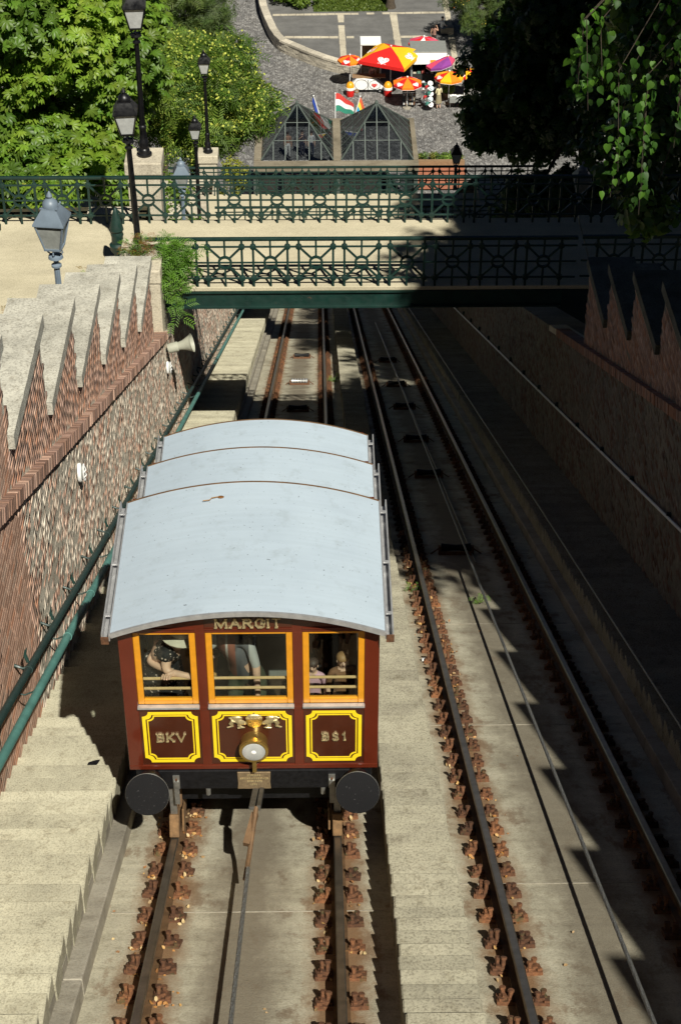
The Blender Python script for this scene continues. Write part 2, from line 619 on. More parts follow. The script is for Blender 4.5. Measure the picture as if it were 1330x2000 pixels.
MT['pod'] = M_leaf("seed_pods", 0.25, 0.6, (1.1, 1.1, 0.6))
MT['dryleaf'] = M_attr("dry_leaf", 0.6, 0.2, 30, 0)
MT['plainattr'] = M_attr("painted_colours", 0.55, 0.06, 3, 0)
MT['fabric'] = M_attr("fabric", 0.9, 0.12, 8, 0.2, 60)
MT['white'] = M_plain("white_paint", (0.78, 0.78, 0.76), 0.5, 0, 0.05, 5)
MT['greypl'] = M_plain("grey_plastic", (0.36, 0.36, 0.29), 0.5, 0, 0.08, 5)
MT['dark'] = M_plain("dark_recess", (0.02, 0.018, 0.016), 0.7, 0, 0.4, 5)
MT['redbrickpave'] = M_plain("red_paving", (0.30, 0.11, 0.06), 0.9, 0, 0.3, 8, 0.4, 20)
MT['tan'] = M_plain("tan_wood", (0.24, 0.15, 0.08), 0.7, 0, 0.2, 8)


def M_roof():
    m, nt, b = new_mat("pale_roof_paint")
    mp = pos_node(nt)
    n = noise(nt, mp, 1.2, 6)
    r = ramp(nt, n.outputs[0], [(0.3, (0.365, 0.435, 0.50)), (0.7, (0.41, 0.485, 0.55))])
    n2 = noise(nt, mp, 45, 3, 0.5)
    r2 = ramp(nt, n2.outputs[0], [(0.27, (0.35, 0.34, 0.33)), (0.31, (1, 1, 1))])
    n3 = noise(nt, mp, 4.5, 6, 0.7)
    r3 = ramp(nt, n3.outputs[0], [(0.55, (1, 1, 1)), (0.78, (0.80, 0.79, 0.76))])
    c = mixc(nt, r.outputs[0], r2.outputs[0], 1.0, 'MULTIPLY')
    c = mixc(nt, c, r3.outputs[0], 1.0, 'MULTIPLY')
    mps = pos_node(nt, (0.6, 14, 1))                      # rain streaks run from the crown to the eaves
    n5 = noise(nt, mps, 1.5, 5, 0.65)
    r5 = ramp(nt, n5.outputs[0], [(0.35, (0.96, 0.96, 0.955)), (0.6, (1.01, 1.01, 1.01))])
    c = mixc(nt, c, r5.outputs[0], 1.0, 'MULTIPLY')
    nt.links.new(c, b.inputs["Base Color"])
    b.inputs["Roughness"].default_value = 0.55
    n4 = noise(nt, mp, 2.0, 3)
    bump(nt, b, n4.outputs[0], 0.15, 0.03)
    return m


MT['roof'] = M_roof()

# ------------------------------------------------------------------ ground, plaza, cutting
def bank(y):
    """ground level beside the cutting: garden slope, bridge terraces, down to the plaza"""
    k = [(-40, rl(-40) + 3.7), (24, rl(24) + 3.6), (26.0, DECK1 - 0.25), (35.0, DECK1 - 0.25), (47, DECK2 - 0.25), (57.5, DECK2 - 0.25), (92, PLAZA - 0.6), (400, PLAZA - 0.6)]
    for (a, za), (b, zb) in zip(k, k[1:]):
        if y <= b:
            return za + (zb - za) * (y - a) / (b - a)
    return k[-1][1]


def ground():
    ys = [-40, -20, -5, 5, 12, 18, 24, 26, 27.5, 31, 35, 37, 39, 41, 43, 45, 47, 50, 54, 57.5, 62, 68, 74, 80, 86, 92, 100]
    for xs, nm in (([-120, -60, -30, -20, -14, -10, -7, -5, -3.7], "left_bank"), ([5.4, 7, 9, 12, 16, 22, 32, 60, 120], "right_bank")):
        b = MB()
        n = len(xs)
        vs = []
        for y in ys:
            for x in xs:
                d = abs(x - (-3.7 if nm == "left_bank" else 5.4))
                hump = 0.0 if (26 <= y <= 35 or 47 <= y <= 57.5) else 0.35 * math.sin(x * 1.3 + y * 0.7) * min(1, d / 3)
                vs.append((x, y, bank(y) + hump - 0.02 * d * (0 if y > 86 else 1)))
        fs = [(j * n + i, j * n + i + 1, (j + 1) * n + i + 1, (j + 1) * n + i) for j in range(len(ys) - 1) for i in range(n - 1)]
        b.add(vs, fs)
        struct(b.build(nm, MT['soil'], smooth=True))
    b = MB()
    b.add([(-900, 95, PLAZA), (900, 95, PLAZA), (900, 1500, PLAZA), (-900, 1500, PLAZA)], [(0, 1, 2, 3)])
    b.add([(-900, 87.6, PLAZA), (900, 87.6, PLAZA), (900, 95, PLAZA), (-900, 95, PLAZA)], [(0, 1, 2, 3)])
    struct(b.build("ground", MT['cobble']))


ground()

# the wedge under the tracks: a solid concrete bed, its top 0.2 m under the rail heads
b = MB()
NB = -0.2
Y0T, Y1T = 3.0, 86.0
b.incl(-1.86, 3.48, Y0T, Y1T, NB - 0.6, NB)
bed = struct(b.build("track_bed", MT['bed']))
for i, y in enumerate(np.arange(6.1, 70, 4.15)):       # shutter joints across the bed
    q = MB()
    q.incl(-1.82, 0.5, y, y + 0.012, NB - 0.05, NB + 0.006)
    q.build("joint", MT['kerb'], bed)
    q = MB()
    q.incl(1.2, 3.4, y + 0.5, y + 0.512, NB - 0.05, NB + 0.006)
    q.build("joint", MT['kerb'], bed)

# kerbs beside the bed, cast in lengths
for side, (x0, x1) in (("left_kerb", (-2.02, -1.85)), ("right_kerb", (3.47, 3.64))):
    root = None
    y = Y0T
    i = 0
    while y < 82:
        L = R.uniform(4.5, 7.5)
        dx = R.uniform(-0.012, 0.012)
        q = MB()
        q.incl(x0 + dx, x1 + dx, y, y + L - 0.02, -0.75, 0.0 + R.uniform(-0.012, 0.008))
        if root is None:
            root = struct(q.build(side, MT['kerb'], bevel=0.012))
        else:
            q.build("kerb_block", MT['kerb'], root, bevel=0.012)
        y += L


def stair(name, x0, x1, y0, y1, run, nfun, th=0.25, mat='step'):
    q = MB()
    q.incl(x0 + 0.004, x1 - 0.004, y0, y1, -0.95, nfun(y0) - 0.19)
    root = struct(q.build(name, MT['kerb']))
    y = y0
    meshes = []
    for k in range(4):
        w = MB()
        j = [R.uniform(-0.006, 0.006) for _ in range(4)]
        w.box(x0, x1, 0, run + 0.012, -th, 0)
        meshes.append(w.mesh("step", MT[mat]))
    k = 0
    while y < y1:
        z = rl(y + run) + nfun(y)
        o = put("step", meshes[k % 4], root, (R.uniform(-0.008, 0.008), y, z + R.uniform(-0.006, 0.006)))
        o.rotation_euler = (R.uniform(-0.012, 0.012), R.uniform(-0.004, 0.004), R.uniform(-0.006, 0.006))
        if y < 40:
            bv = o.modifiers.new("bevel", 'BEVEL')
            bv.width = R.uniform(0.006, 0.016)
            bv.segments = 1
        y += run
        k += 1
    return root


stair("left_stairs", XL - 0.05, -1.99, 6.2, 78, 0.29, lambda y: 0.24 + 0.0105 * y)
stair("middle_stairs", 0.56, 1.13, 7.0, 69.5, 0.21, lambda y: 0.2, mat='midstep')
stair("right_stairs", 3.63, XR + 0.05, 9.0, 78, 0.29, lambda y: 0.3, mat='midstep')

# ------------------------------------------------------------------ walls of the cutting
BRICK = [(0.37, 0.215, 0.15), (0.42, 0.255, 0.185), (0.33, 0.19, 0.135), (0.45, 0.295, 0.22), (0.39, 0.25, 0.195), (0.31, 0.19, 0.145), (0.40, 0.20, 0.125)]
PALE = [(0.58, 0.50, 0.40), (0.64, 0.57, 0.47), (0.53, 0.45, 0.36), (0.56, 0.44, 0.34), (0.60, 0.50, 0.40)]
OLD = [(0.48, 0.29, 0.205), (0.43, 0.26, 0.19), (0.50, 0.34, 0.26)]


def vnoise(y, z, s=1.0, seed=0):
    return (math.sin(y * 1.7 * s + seed) * math.sin(z * 2.3 * s + seed * 2.1 + y * 0.6) + 0.6 * math.sin(y * 4.1 * s - z * 3.3 * s + seed) + 0.35 * math.sin(y * 9.7 * s + z * 7.9 * s)) / 1.95


def in_view(p):
    c, s = math.cos(rad(36.46)), math.sin(rad(36.46))
    d = p[1] * c - p[2] * s
    return d > 1 and abs(p[0] - d * 0.0105) / d < 0.1905 and abs((p[1] * s + p[2] * c) / d) < 0.288


TEETH_L = [(12.30 + 2.31 * i, 14.61 + 2.31 * i) for i in range(-4, 7)]        # near and far end of each merlon
TEETH_R = [(0.55 + 2.08 * i, 2.63 + 2.08 * i) for i in range(0, 13)]
TOPN = 5.02                                                                     # coping top over the rails at a merlon's far end


def wall_side(name, label, sgn, X, teeth, clean_to, y_end, nsingle, seed, shade_dim=1.0):
    """sgn +1: wall on the left facing +x; -1: wall on the right facing -x"""
    root = empty(name, (X, 12, rl(12)), label, "wall")
    inv = Matrix.Translation(-root.location)
    back = X - sgn * 0.78
    q = MB()
    # core of the lower wall and of each merlon
    def solid(y0, y1, za0, za1, zb0, zb1, f):
        vs = [(back, y0, za0), (f, y0, za0), (f, y1, za1), (back, y1, za1), (back, y0, zb0), (f, y0, zb0), (f, y1, zb1), (back, y1, zb1)]
        q.add([inv @ Vector(p) for p in vs], [(0, 3, 2, 1), (4, 5, 6, 7), (0, 1, 5, 4), (1, 2, 6, 5), (2, 3, 7, 6), (3, 0, 4, 7)])
    solid(2, 84, rl(2) - 1.2, rl(84) - 1.2, rl(2) + 3.2, rl(84) + 3.2, X - sgn * 0.0018)
    fa = X - sgn * 0.045
    for (a, c) in teeth:
        zt = rl(c) + TOPN - 0.17
        solid(a, c, rl(a) + 3.0, rl(c) + 3.0, zt, zt, fa - sgn * 0.0018)
    q.build("wall_core", MT['mortar'] if shade_dim == 1.0 else MT['shademortar'], root)
    # courses of brick
    H, Lb = 0.076, 0.262
    V, F, Cc = [], [], []
    cand = []
    zmax, zmin = rl(2) + 5.2, rl(y_end) + 0.0
    course = 0
    z = rl(64.0)
    while z < rl(8) + 5.3:
        z += H
        course += 1
        ya = (-6.708 + 0.0 - z) / SL                         # rail plane meets this course at ya
        yb = ya + 5.2 / SL
        y = ya - 0.2 - R.random() * 0.1 + (0.13 if course % 2 else 0)
        while y < yb:
            yb0 = y
            Lx = Lb * (R.uniform(0.92, 1.05) if (yb0 < clean_to or z - rl(yb0) > 3.28) else R.uniform(0.5, 1.0))
            yc = y + Lx / 2
            n = z + H / 2 - rl(yc)
            y += Lx
            if not (8.5 < yc < y_end) or n < 0.05:
                continue
            upper = n > 3.28
            if upper:
                ok = False
                for (a, c) in teeth:
                    if a + 0.03 < yc < c + 0.02:
                        ok = z + H < rl(c) + TOPN - 0.17
                        yy1 = min(y, c + 0.004)
                        break
                if not ok:
                    continue
            elif n > 3.14:
                continue
            neat = upper or yc < clean_to + 0.5 * vnoise(yc, z, 1.5, seed)
            v = vnoise(yc, z, 0.55, seed)
            v2 = vnoise(yc, z, 1.6, seed + 3)
            if neat:
                c0 = R.choice(BRICK)
                k = R.uniform(0.88, 1.25)
                if R.random() < 0.04:
                    k *= 0.55
                px = R.uniform(-0.0008, 0.0008)
                col = tuple(t * k for t in c0)
                gap = 0.0125
            else:
                pr = 0.62 + 0.34 * v + 0.26 * v2
                c0 = R.choice(PALE) if R.random() < pr else R.choice(OLD)
                k = R.uniform(0.86, 1.12)
                if v2 < -0.5 and R.random() < 0.4:
                    k *= 0.6
                px = R.uniform(-0.0045, 0.0035)
                col = tuple(t * k * shade_dim for t in c0)  # the right wall's shade is painted in by darkening its lower bricks
                gap = R.uniform(0.006, 0.016)
            f = (fa if upper else X) + sgn * px
            cand.append((y - Lx + gap / 2, y - gap / 2, z + gap / 2, z + H - gap / 2, f, col, neat))
    cand.sort(key=lambda t: t[0])
    singles = []
    rest = []
    for t in cand:
        p = (t[4], (t[0] + t[1]) / 2, (t[2] + t[3]) / 2)
        if len(singles) < nsingle and in_view(p):
            singles.append(t)
        else:
            rest.append(t)
    pool = {}
    for t in singles:
        key = (t[6], tuple(round(c * 6) for c in t[5]))
        L = t[1] - t[0]
        if key not in pool:
            w = MB()
            w.box(-0.06, 0.0, -0.5, 0.5, -0.5, 0.5, 0, t[5])
            if sgn < 0:
                w.v = [(-p[0], p[1], p[2]) for p in w.v]
                w.f = [tuple(reversed(f)) for f in w.f]
            pool[key] = w.mesh("brick", MT['brick'] if t[6] else MT['oldbrick'])
        o = put("brick", pool[key], root, inv @ Vector((t[4], (t[0] + t[1]) / 2, (t[2] + t[3]) / 2)))
        o.scale = (1, L, t[3] - t[2])
    for neat in (True, False):
        sel = [t for t in rest if t[6] == neat]
        if not sel:
            continue
        A = np.array([[t[0], t[1], t[2], t[3], t[4]] for t in sel])
        N = len(A)
        fx = A[:, 4]
        bx = fx - sgn * 0.06
        jit = RN.uniform(-0.003, 0.003, (N, 4)) * (0.3 if neat else 1)
        P = np.zeros((N, 8, 3))
        for k, (yy, zz) in enumerate(((0, 2), (1, 2), (1, 3), (0, 3))):
            P[:, k] = np.stack([fx + jit[:, k], A[:, yy] + jit[:, k] * 0.5, A[:, zz] + jit[:, (k + 1) % 4] * 0.5], 1)
            P[:, k + 4] = np.stack([bx, A[:, yy], A[:, zz]], 1)
        P -= np.array(root.location)[None, None]
        base = (np.arange(N) * 8)[:, None, None]
        fl = np.array([[0, 1, 2, 3], [1, 0, 4, 5], [2, 1, 5, 6], [3, 2, 6, 7], [0, 3, 7, 4]])
        if sgn < 0:
            fl = fl[:, ::-1]
        Fq = (base + fl[None]).reshape(-1, 4)
        cols = np.repeat(np.array([t[5] for t in sel]), 5, axis=0)
        o = put("brickwork", big_mesh("brickwork", P.reshape(-1, 3), Fq, MT['brick'] if neat else MT['oldbrick'], cols), root)
        stuff(o)
    # sloping string course: bricks set on edge
    co = MB()
    y = 9.0
    pool2 = []
    cn = None
    cm = MB()
    cm.add([inv @ Vector(p) for p in (T(X - sgn * 0.3, 8, 3.12), T(X + sgn * 0.045, 8, 3.12), T(X + sgn * 0.045, 31.3, 3.12), T(X - sgn * 0.3, 31.3, 3.12),
                                      T(X - sgn * 0.3, 8, 3.25), T(X + sgn * 0.045, 8, 3.25), T(X + sgn * 0.045, 31.3, 3.25), T(X - sgn * 0.3, 31.3, 3.25))],
           [(0, 3, 2, 1), (4, 5, 6, 7), (0, 1, 5, 4), (1, 2, 6, 5), (2, 3, 7, 6), (3, 0, 4, 7)])
    cn = cm.build("string_course", MT['mortar'], root)
    for k in range(7):
        w = MB()
        c0 = R.choice(BRICK)
        kk = R.uniform(0.6, 1.0)
        w.box(-0.2 if sgn > 0 else -0.055, 0.055 if sgn > 0 else 0.2, -0.034, 0.034, -0.075, 0.075, 0, tuple(t * kk for t in c0))
        pool2.append(w.mesh("edge_brick", MT['brick']))
    cnt = 0
    y = 11.2
    while y < 31.2 and cnt < 270:
        o = put("edge_brick", R.choice(pool2), cn, inv @ (T(X, y, 3.19) + Vector((R.uniform(-0.006, 0.008), 0, R.uniform(-0.005, 0.006)))))
        o.rotation_euler = (-ANG, 0, 0)
        y += 0.0775 * math.cos(ANG) + R.uniform(-0.002, 0.004)
        cnt += 1
    # coping slabs, one on each merlon
    for i, (a, c) in enumerate(teeth):
        if c < 8 and sgn > 0:
            pass
        zt = rl(c) + TOPN + R.uniform(-0.02, 0.02)
        w = MB()
        x0, x1 = (X - 0.80, X + 0.02) if sgn > 0 else (X - 0.02, X + 0.80)
        ny, nx = 14, 6
        vs, fs = [], []
        for j in range(ny + 1):
            for k in range(nx + 1):
                edge = (j in (0, ny)) or (k in (0, nx))
                vs.append(inv @ Vector((x0 + (x1 - x0) * k / nx + R.uniform(-.002, .002), a - 0.03 + (c - a + 0.06) * j / ny + R.uniform(-.003, .003), zt + R.uniform(-0.004, 0.004) - (0.008 if edge else 0))))
        for j in range(ny):
            for k in range(nx):
                p = j * (nx + 1) + k
                fs.append((p, p + 1, p + nx + 2, p + nx + 1))
        w.add(vs, fs)
        w.add([inv @ Vector(p) for p in ((x0, a - .03, zt - .17), (x1, a - .03, zt - .17), (x1, c + .03, zt - .17), (x0, c + .03, zt - .17),
                                         (x0, a - .03, zt - .012), (x1, a - .03, zt - .012), (x1, c + .03, zt - .012), (x0, c + .03, zt - .012))],
              [(0, 3, 2, 1), (0, 1, 5, 4), (1, 2, 6, 5), (2, 3, 7, 6), (3, 0, 4, 7)])
        w.build("coping_slab", MT['coping'] if sgn > 0 else MT['darkcoping'], root)
    return root


wall_side("retaining_wall", "sunlit stepped brick retaining wall with pale coping slabs beside the green handrails", 1, XL, TEETH_L, 14.6, 64.0, 300, 1.3)
wall_side("retaining_wall", "shaded stepped brick retaining wall with one thin white pipe along it", -1, XR, TEETH_R, 6.0, 64.0, 60, 4.4, 0.33)  # last value dims the lower brick colour to stand in for shade

# ------------------------------------------------------------------ bridges and terraces
BAY = 0.888


def rail_meshes(mat):
    d = {}
    d['post'] = MB().box(-0.022, 0.022, -0.022, 0.022, -0.06, 1.02).mesh("post", mat)
    d['bar'] = MB().box(-0.019, 0.019, -0.019, 0.019, 0.645, 1.02).mesh("upper_bar", mat)
    d['foot'] = MB().box(-0.019, 0.019, -0.019, 0.019, -0.06, 0.405).mesh("lower_bar", mat)
    n = 18
    q = MB()
    vs, fs = [], []
    for k in range(n):
        a = 2 * math.pi * k / n
        for r, y in ((0.098, -0.024), (0.14, -0.024), (0.14, 0.024), (0.098, 0.024)):
            vs.append((r * math.cos(a), y, r * math.sin(a)))
    for k in range(n):
        k2 = (k + 1) % n
        for j in range(4):
            fs.append((k * 4 + j, k * 4 + (j + 1) % 4, k2 * 4 + (j + 1) % 4, k2 * 4 + j))
    q.add(vs, fs)
    d['ring'] = q.mesh("ring", mat, True)
    q = MB()
    q.lathe([(0.03, -0.04), (0.062, -0.03), (0.062, 0.0), (0.045, 0.02), (0.02, 0.034)], 10, Matrix.Rotation(rad(90), 4, 'X'))
    q.lathe([(0.03, -0.04), (0.062, -0.03), (0.062, 0.0), (0.045, 0.02), (0.02, 0.034)], 10, Matrix.Rotation(rad(-90), 4, 'X'))
    d['boss'] = q.mesh("boss", mat, True)
    # diagonal from ring to boss, pointing up and to the right
    dx, dz = BAY / 2 - 0.11, 0.345
    u = Vector((dx, 0, dz))
    L = u.length
    u.normalize()
    d['strut_up'] = MB().bar(u * 0.125, u * (L - 0.03), 0.038, 0.034, up=(0, 1, 0)).mesh("strut", mat)
    u2 = Vector((dx, 0, -dz)).normalized()
    d['strut_dn'] = MB().bar(u2 * 0.125, u2 * (L - 0.03), 0.038, 0.034, up=(0, 1, 0)).mesh("strut", mat)
    return d


RM = rail_meshes(MT['green'])


def railing(label, x0, nb, y, z, group=None, skew=0.0):
    """lattice railing along x: nb bays from x0"""
    root = empty("lattice_railing", (x0, y, z), label, "railing", group)
    root.rotation_euler = (0, 0, skew)
    W = nb * BAY
    for nm, h, w, t in (("handrail", 1.045, 0.075, 0.05), ("upper_rail", 0.87, 0.03, 0.036), ("middle_rail", 0.525, 0.026, 0.034), ("lower_rail", 0.18, 0.03, 0.036)):
        q = MB()
        q.box(-0.2, W + 0.2, -w / 2, w / 2, h - t / 2, h + t / 2)
        if nm == "handrail":
            q.box(-0.2, W + 0.2, -0.022, 0.022, h - 0.045, h - t / 2 - 0.001)
        q.build(nm, MT['green'], root, bevel=0.006)
    for i in range(nb):
        c = (i + 0.5) * BAY
        put("ring", RM['ring'], root, (c, 0, 0.525))
        put("upper_bar", RM['bar'], root, (c, 0, 0))
        put("lower_bar", RM['foot'], root, (c, 0, 0))
        for s in (-1, 1):
            px = c + s * (BAY / 2 - 0.11)
            put("post", RM['post'], root, (px, 0, 0))
            for h, nm in ((0.87, 'strut_up'), (0.18, 'strut_dn')):
                put("boss", RM['boss'], root, (px, 0, h))
                o = put("strut", RM[nm], root, (c, 0, 0.525))
                if s < 0:
                    o.rotation_euler = (0, 0, math.pi)
    return root


def bridge(label, y0, y1, zd):
    root = empty("footbridge", (0.8, (y0 + y1) / 2, zd), label, "bridge")
    inv = -root.location
    q = MB()
    q.box(XL - 0.75 + inv.x, XR + 0.75 + inv.x, y0 + inv.y, y1 + inv.y, -0.085, 0)
    q.build("deck", MT['sand'], root, bevel=0.01)
    for y, s in ((y0, -1), (y1, 1)):
        q = MB()
        ya = y + inv.y
        q.box(XL - 0.1 + inv.x, XR + 0.1 + inv.x, min(ya - s * 0.02, ya - s * 0.04), max(ya - s * 0.02, ya - s * 0.04), -0.42, -0.09)
        q.box(XL - 0.1 + inv.x, XR + 0.1 + inv.x, min(ya + s * 0.05, ya - s * 0.15), max(ya + s * 0.05, ya - s * 0.15), -0.455, -0.422)
        q.box(XL - 0.1 + inv.x, XR + 0.1 + inv.x, min(ya + s * 0.03, ya - s * 0.15), max(ya + s * 0.03, ya - s * 0.15), -0.125, -0.087)
        g = q.build("girder", MT['green'], root)
        rv = MB().ball((0, 0, 0), (0.014, 0.012, 0.014), 6, 4).mesh("rivet", MT['green'], True)
        if s < 0:
            x = XL + 0.6
            while x < XR - 0.3:
                for dx in (0, 0.11):
                    for dz in (-0.19, -0.255, -0.32):
                        put("rivet", rv, g, (x + dx + inv.x, ya - s * 0.02 + s * 0.002, dz))
                x += 0.98
    for x in np.arange(XL + 0.4, XR, 0.95):
        MB().box(x + inv.x, x + 0.1 + inv.x, y0 + 0.16 + inv.y, y1 - 0.16 + inv.y, -0.36, -0.087).build("cross_beam", MT['green'], root)
    return root


bridge("sandy decked green iron footbridge right behind the funicular car", 30.95, 33.85, DECK1)
bridge("lower footbridge farther down the incline, half hidden by lattice railings", 52.6, 55.8, DECK2)
railing("near lattice railing of the footbridge behind the car", -3.18, 9, 31.0, DECK1, "green lattice railings", rad(-0.2))
railing("far lattice railing of the footbridge behind the car, running along the sandy terrace", -10.2, 20, 33.75, DECK1, "green lattice railings", rad(-0.4))
railing("near lattice railing of the lower footbridge", -3.2, 10, 52.75, DECK2, "green lattice railings")
railing("far lattice railing of the lower footbridge, in front of the glass pyramid roofs", -4.9, 14, 55.7, DECK2, "green lattice railings")
railing("lattice railing on the shaded terrace behind the right battlement", 5.3, 5, 31.0, DECK1, "green lattice railings")

for xa, xb in ((-12, XL - 0.77), (XR + 0.77, 14)):
    struct(MB().box(xa, xb, 26.3, 34.0, DECK1 - 0.2, DECK1 - 0.012).build("terrace", MT['sand']))
    struct(MB().box(xa, xb, 47.2, 57.0, DECK2 - 0.2, DECK2 - 0.012).build("lower_terrace", MT['stone']))
# garden steps between the terraces on the left
q = MB()
q.box(-4.9, XL - 0.8, 34.02, 34.5, DECK1 - 0.6, DECK1 - 0.02)
gs = struct(q.build("garden_steps", MT['stone']))
y = 34.5
z = DECK1
while y < 47.2:
    z -= 0.255
    MB().box(-4.9, XL - 0.8, y, y + 0.33, z - 0.4, z).build("step", MT['stone'], gs)
    y += 0.315


def block(name, label, cat, x0, x1, y0, y1, z0, z1, cap=0.0, mat=None, group=None):
    root = empty(name, ((x0 + x1) / 2, (y0 + y1) / 2, z0), label, cat, group)
    w, d, h = (x1 - x0) / 2, (y1 - y0) / 2, z1 - z0
    MB().box(-w, w, -d, d, 0, h - 0.3).build("shaft", mat or MT['stone'], root, bevel=0.02)
    MB().box(-w - cap, w + cap, -d - cap, d + cap, h - 0.298, h).build("cap", mat or MT['stone'], root, bevel=0.03)
    return root


block("stone_pedestal", "square pale stone pedestal under the tallest black street lamp", "pedestal", -4.28, -3.55, 36.6, 37.35, -20.4, -17.35, 0.05)
block("stone_pedestal", "smaller stone pedestal under the slim lamp before the round leafy tree", "pedestal", -4.2, -3.58, 57.7, 58.35, -30.0, -27.1, 0.05)
block("stone_pedestal", "low stone block ending the sunlit wall, with ferns growing on it", "pedestal", -3.85, -3.06, 30.2, 31.5, -19.3, -16.55, 0.02)

# ------------------------------------------------------------------ rails, fastenings, ropes, rollers
RAILX = [-1.377, 0.123, 1.501, 3.001]
RLAB = ["outer running rail of the car's track beside the sunlit stairs",
        "inner running rail of the car's track beside the middle stairs",
        "inner running rail of the empty track, half sunlit",
        "outer running rail of the empty track, in the wall's shade"]


def M_rust():
    """every fastening rusted to its own shade, some mossy"""
    m = M_plain("rusty_fastening", (0.115, 0.052, 0.024), 0.9, 0.05, 0.5, 30, 0.6, 80)
    nt = m.node_tree
    b_ = nt.nodes["Principled BSDF"]
    src = b_.inputs["Base Color"].links[0].from_socket
    oi = nd(nt, "ShaderNodeObjectInfo")
    r = ramp(nt, oi.outputs["Random"], [(0.0, (0.55, 0.5, 0.45)), (0.6, (1.1, 1.0, 0.9)), (1.0, (1.5, 1.35, 1.1))])
    c = mixc(nt, src, r.outputs[0], 1.0, 'MULTIPLY')
    n = noise(nt, pos_node(nt), 7, 6, 0.7)
    k = ramp(nt, n.outputs[0], [(0.56, (0, 0, 0)), (0.66, (0.8, 0.8, 0.8))])
    c = mixc(nt, c, (0.05, 0.055, 0.018), k.outputs[0])
    nt.links.new(c, b_.inputs["Base Color"])
    return m


MT['fasten'] = M_rust()


def clip_mesh(s):
    q = MB()
    q.box(0.02 * s if s > 0 else -0.185, 0.185 if s > 0 else -0.02, -0.085, 0.085, -0.012, 0.03)
    q.obox(Matrix.Translation((0.085 * s, 0, 0.048)) @ Matrix.Rotation(-0.25 * s, 4, 'Y'), 0.11, 0.12, 0.03)
    for dx, dy, hh in ((0.07, -0.04 + R.uniform(-.01, .01), R.uniform(0.12, 0.16)), (0.125, 0.02 + R.uniform(-.015, .015), R.uniform(0.10, 0.14))):
        q.lathe([(0.036, 0.03), (0.036, 0.062), (0.021, 0.064), (0.021, hh - 0.025), (0.03, hh - 0.023), (0.03, hh)], 6, Matrix.Translation((dx * s, dy, 0)) @ Matrix.Rotation(R.uniform(-.12, .12), 4, 'X') @ Matrix.Rotation(R.uniform(-.12, .12), 4, 'Y'))
    q.obox(Matrix.Translation((0.15 * s, -0.05, 0.04)) @ Matrix.Rotation(0.3, 4, 'Z'), 0.05, 0.06, 0.03)
    return q.mesh("rail_clip", MT['fasten'])


CLIP = {1: [clip_mesh(1) for _ in range(5)], -1: [clip_mesh(-1) for _ in range(5)]}
PITCH = 0.452
CLIPS = []
for x, lab in zip(RAILX, RLAB):
    y0, y1 = 4.0, 82.0
    root = empty("rail", T(x, y0, -0.2), lab, "rail")
    inv = Matrix.Translation(-root.location)
    q = MB()
    q.incl(x - 0.013, x + 0.013, y0, y1, -0.165, -0.04)
    q.incl(x - 0.065, x + 0.065, y0, y1, -0.205, -0.168)
    q.v = [inv @ Vector(p) for p in q.v]
    q.build("rail_web", MT['railside'], root)
    q = MB()
    prof = [(-0.034, -0.042), (-0.036, -0.008), (-0.026, 0.0), (0.026, 0.0), (0.036, -0.008), (0.034, -0.042)]
    vs = [inv @ T(x + a, y0, b_) for a, b_ in prof] + [inv @ T(x + a, y1, b_) for a, b_ in prof]
    n = len(prof)
    q.add(vs, [(i, (i + 1) % n, n + (i + 1) % n, n + i) for i in range(n)])
    q.build("rail_head", MT['railtop'], root)
    far = MB()
    y = 7.2 + R.uniform(0, 0.3)
    cnt = 0
    while y < 74:
        for s in (1, -1):
            p = inv @ (T(x + 0.045 * s, y, -0.196))
            if cnt < 140 and (in_view(T(x, y)) or y < 9):
                o = put("rail_clip", R.choice(CLIP[s]), root, p)
                o.rotation_euler = (-ANG, 0, R.uniform(-0.16, 0.16))
                o.scale = (0.85, 0.85, R.uniform(0.78, 1.0))
                CLIPS.append((x + 0.12 * s, y))
            else:
                Mx = Matrix.Translation(p) @ Matrix.Rotation(-ANG, 4, 'X')
                far.obox(Mx @ Matrix.Translation((0.09 * s, 0, 0.01)), 0.16, 0.17, 0.05)
                far.obox(Mx @ Matrix.Translation((0.075 * s, -0.03, 0.07)), 0.045, 0.045, 0.1)
                far.obox(Mx @ Matrix.Translation((0.13 * s, 0.04, 0.06)), 0.045, 0.045, 0.08)
        y += PITCH
        cnt += 1
    stuff(far.build("far_rail_clips", MT['rust'], root))


def rope(name, label, pts, r=0.017, lay=0.10):
    """a stranded wire rope: six strands twisted round a straight run"""
    q = MB()
    a, b_ = Vector(pts[0]), Vector(pts[1])
    d = b_ - a
    L = d.length
    d.normalize()
    u = d.orthogonal().normalized()
    w = d.cross(u)
    nseg = int(min(L, 14) / (lay / 6))
    for k in range(6):
        ph = 2 * math.pi * k / 6
        ps = []
        for i in range(nseg + 1):
            t = min(L, 14) * i / nseg
            an = ph + 2 * math.pi * t / lay
            ps.append(a + d * t + (u * math.cos(an) + w * math.sin(an)) * r * 0.62)
        q.tube(ps, r * 0.42, 4)
    if L > 14:
        q.tube([a + d * 14, b_], r, 7)
    q.v = [tuple(Vector(p) - a) for p in q.v]
    o = q.build(name, MT['cable'], loc=a)
    return tag(o, label, "cable")


rope("haul_rope", "steel haul rope running up the middle of the car's track from its front", (T(-0.69, 4.6, 0.1), T(-0.66, 10.62, 0.12)), 0.019)
rope("haul_rope", "long steel haul rope down the empty track, casting a thin shadow", (T(2.33, 4.5, 0.12), T(2.2, 62, 0.02)), 0.019)
tag(MB().tube([T(2.34 + 0.12, 22.5, -0.17), T(2.36, 40, -0.17), T(2.3, 60, -0.17)], 0.013, 6).build("signal_wire", MT['cable']), "thin slack wire lying on the empty track bed in the shade", "wire")


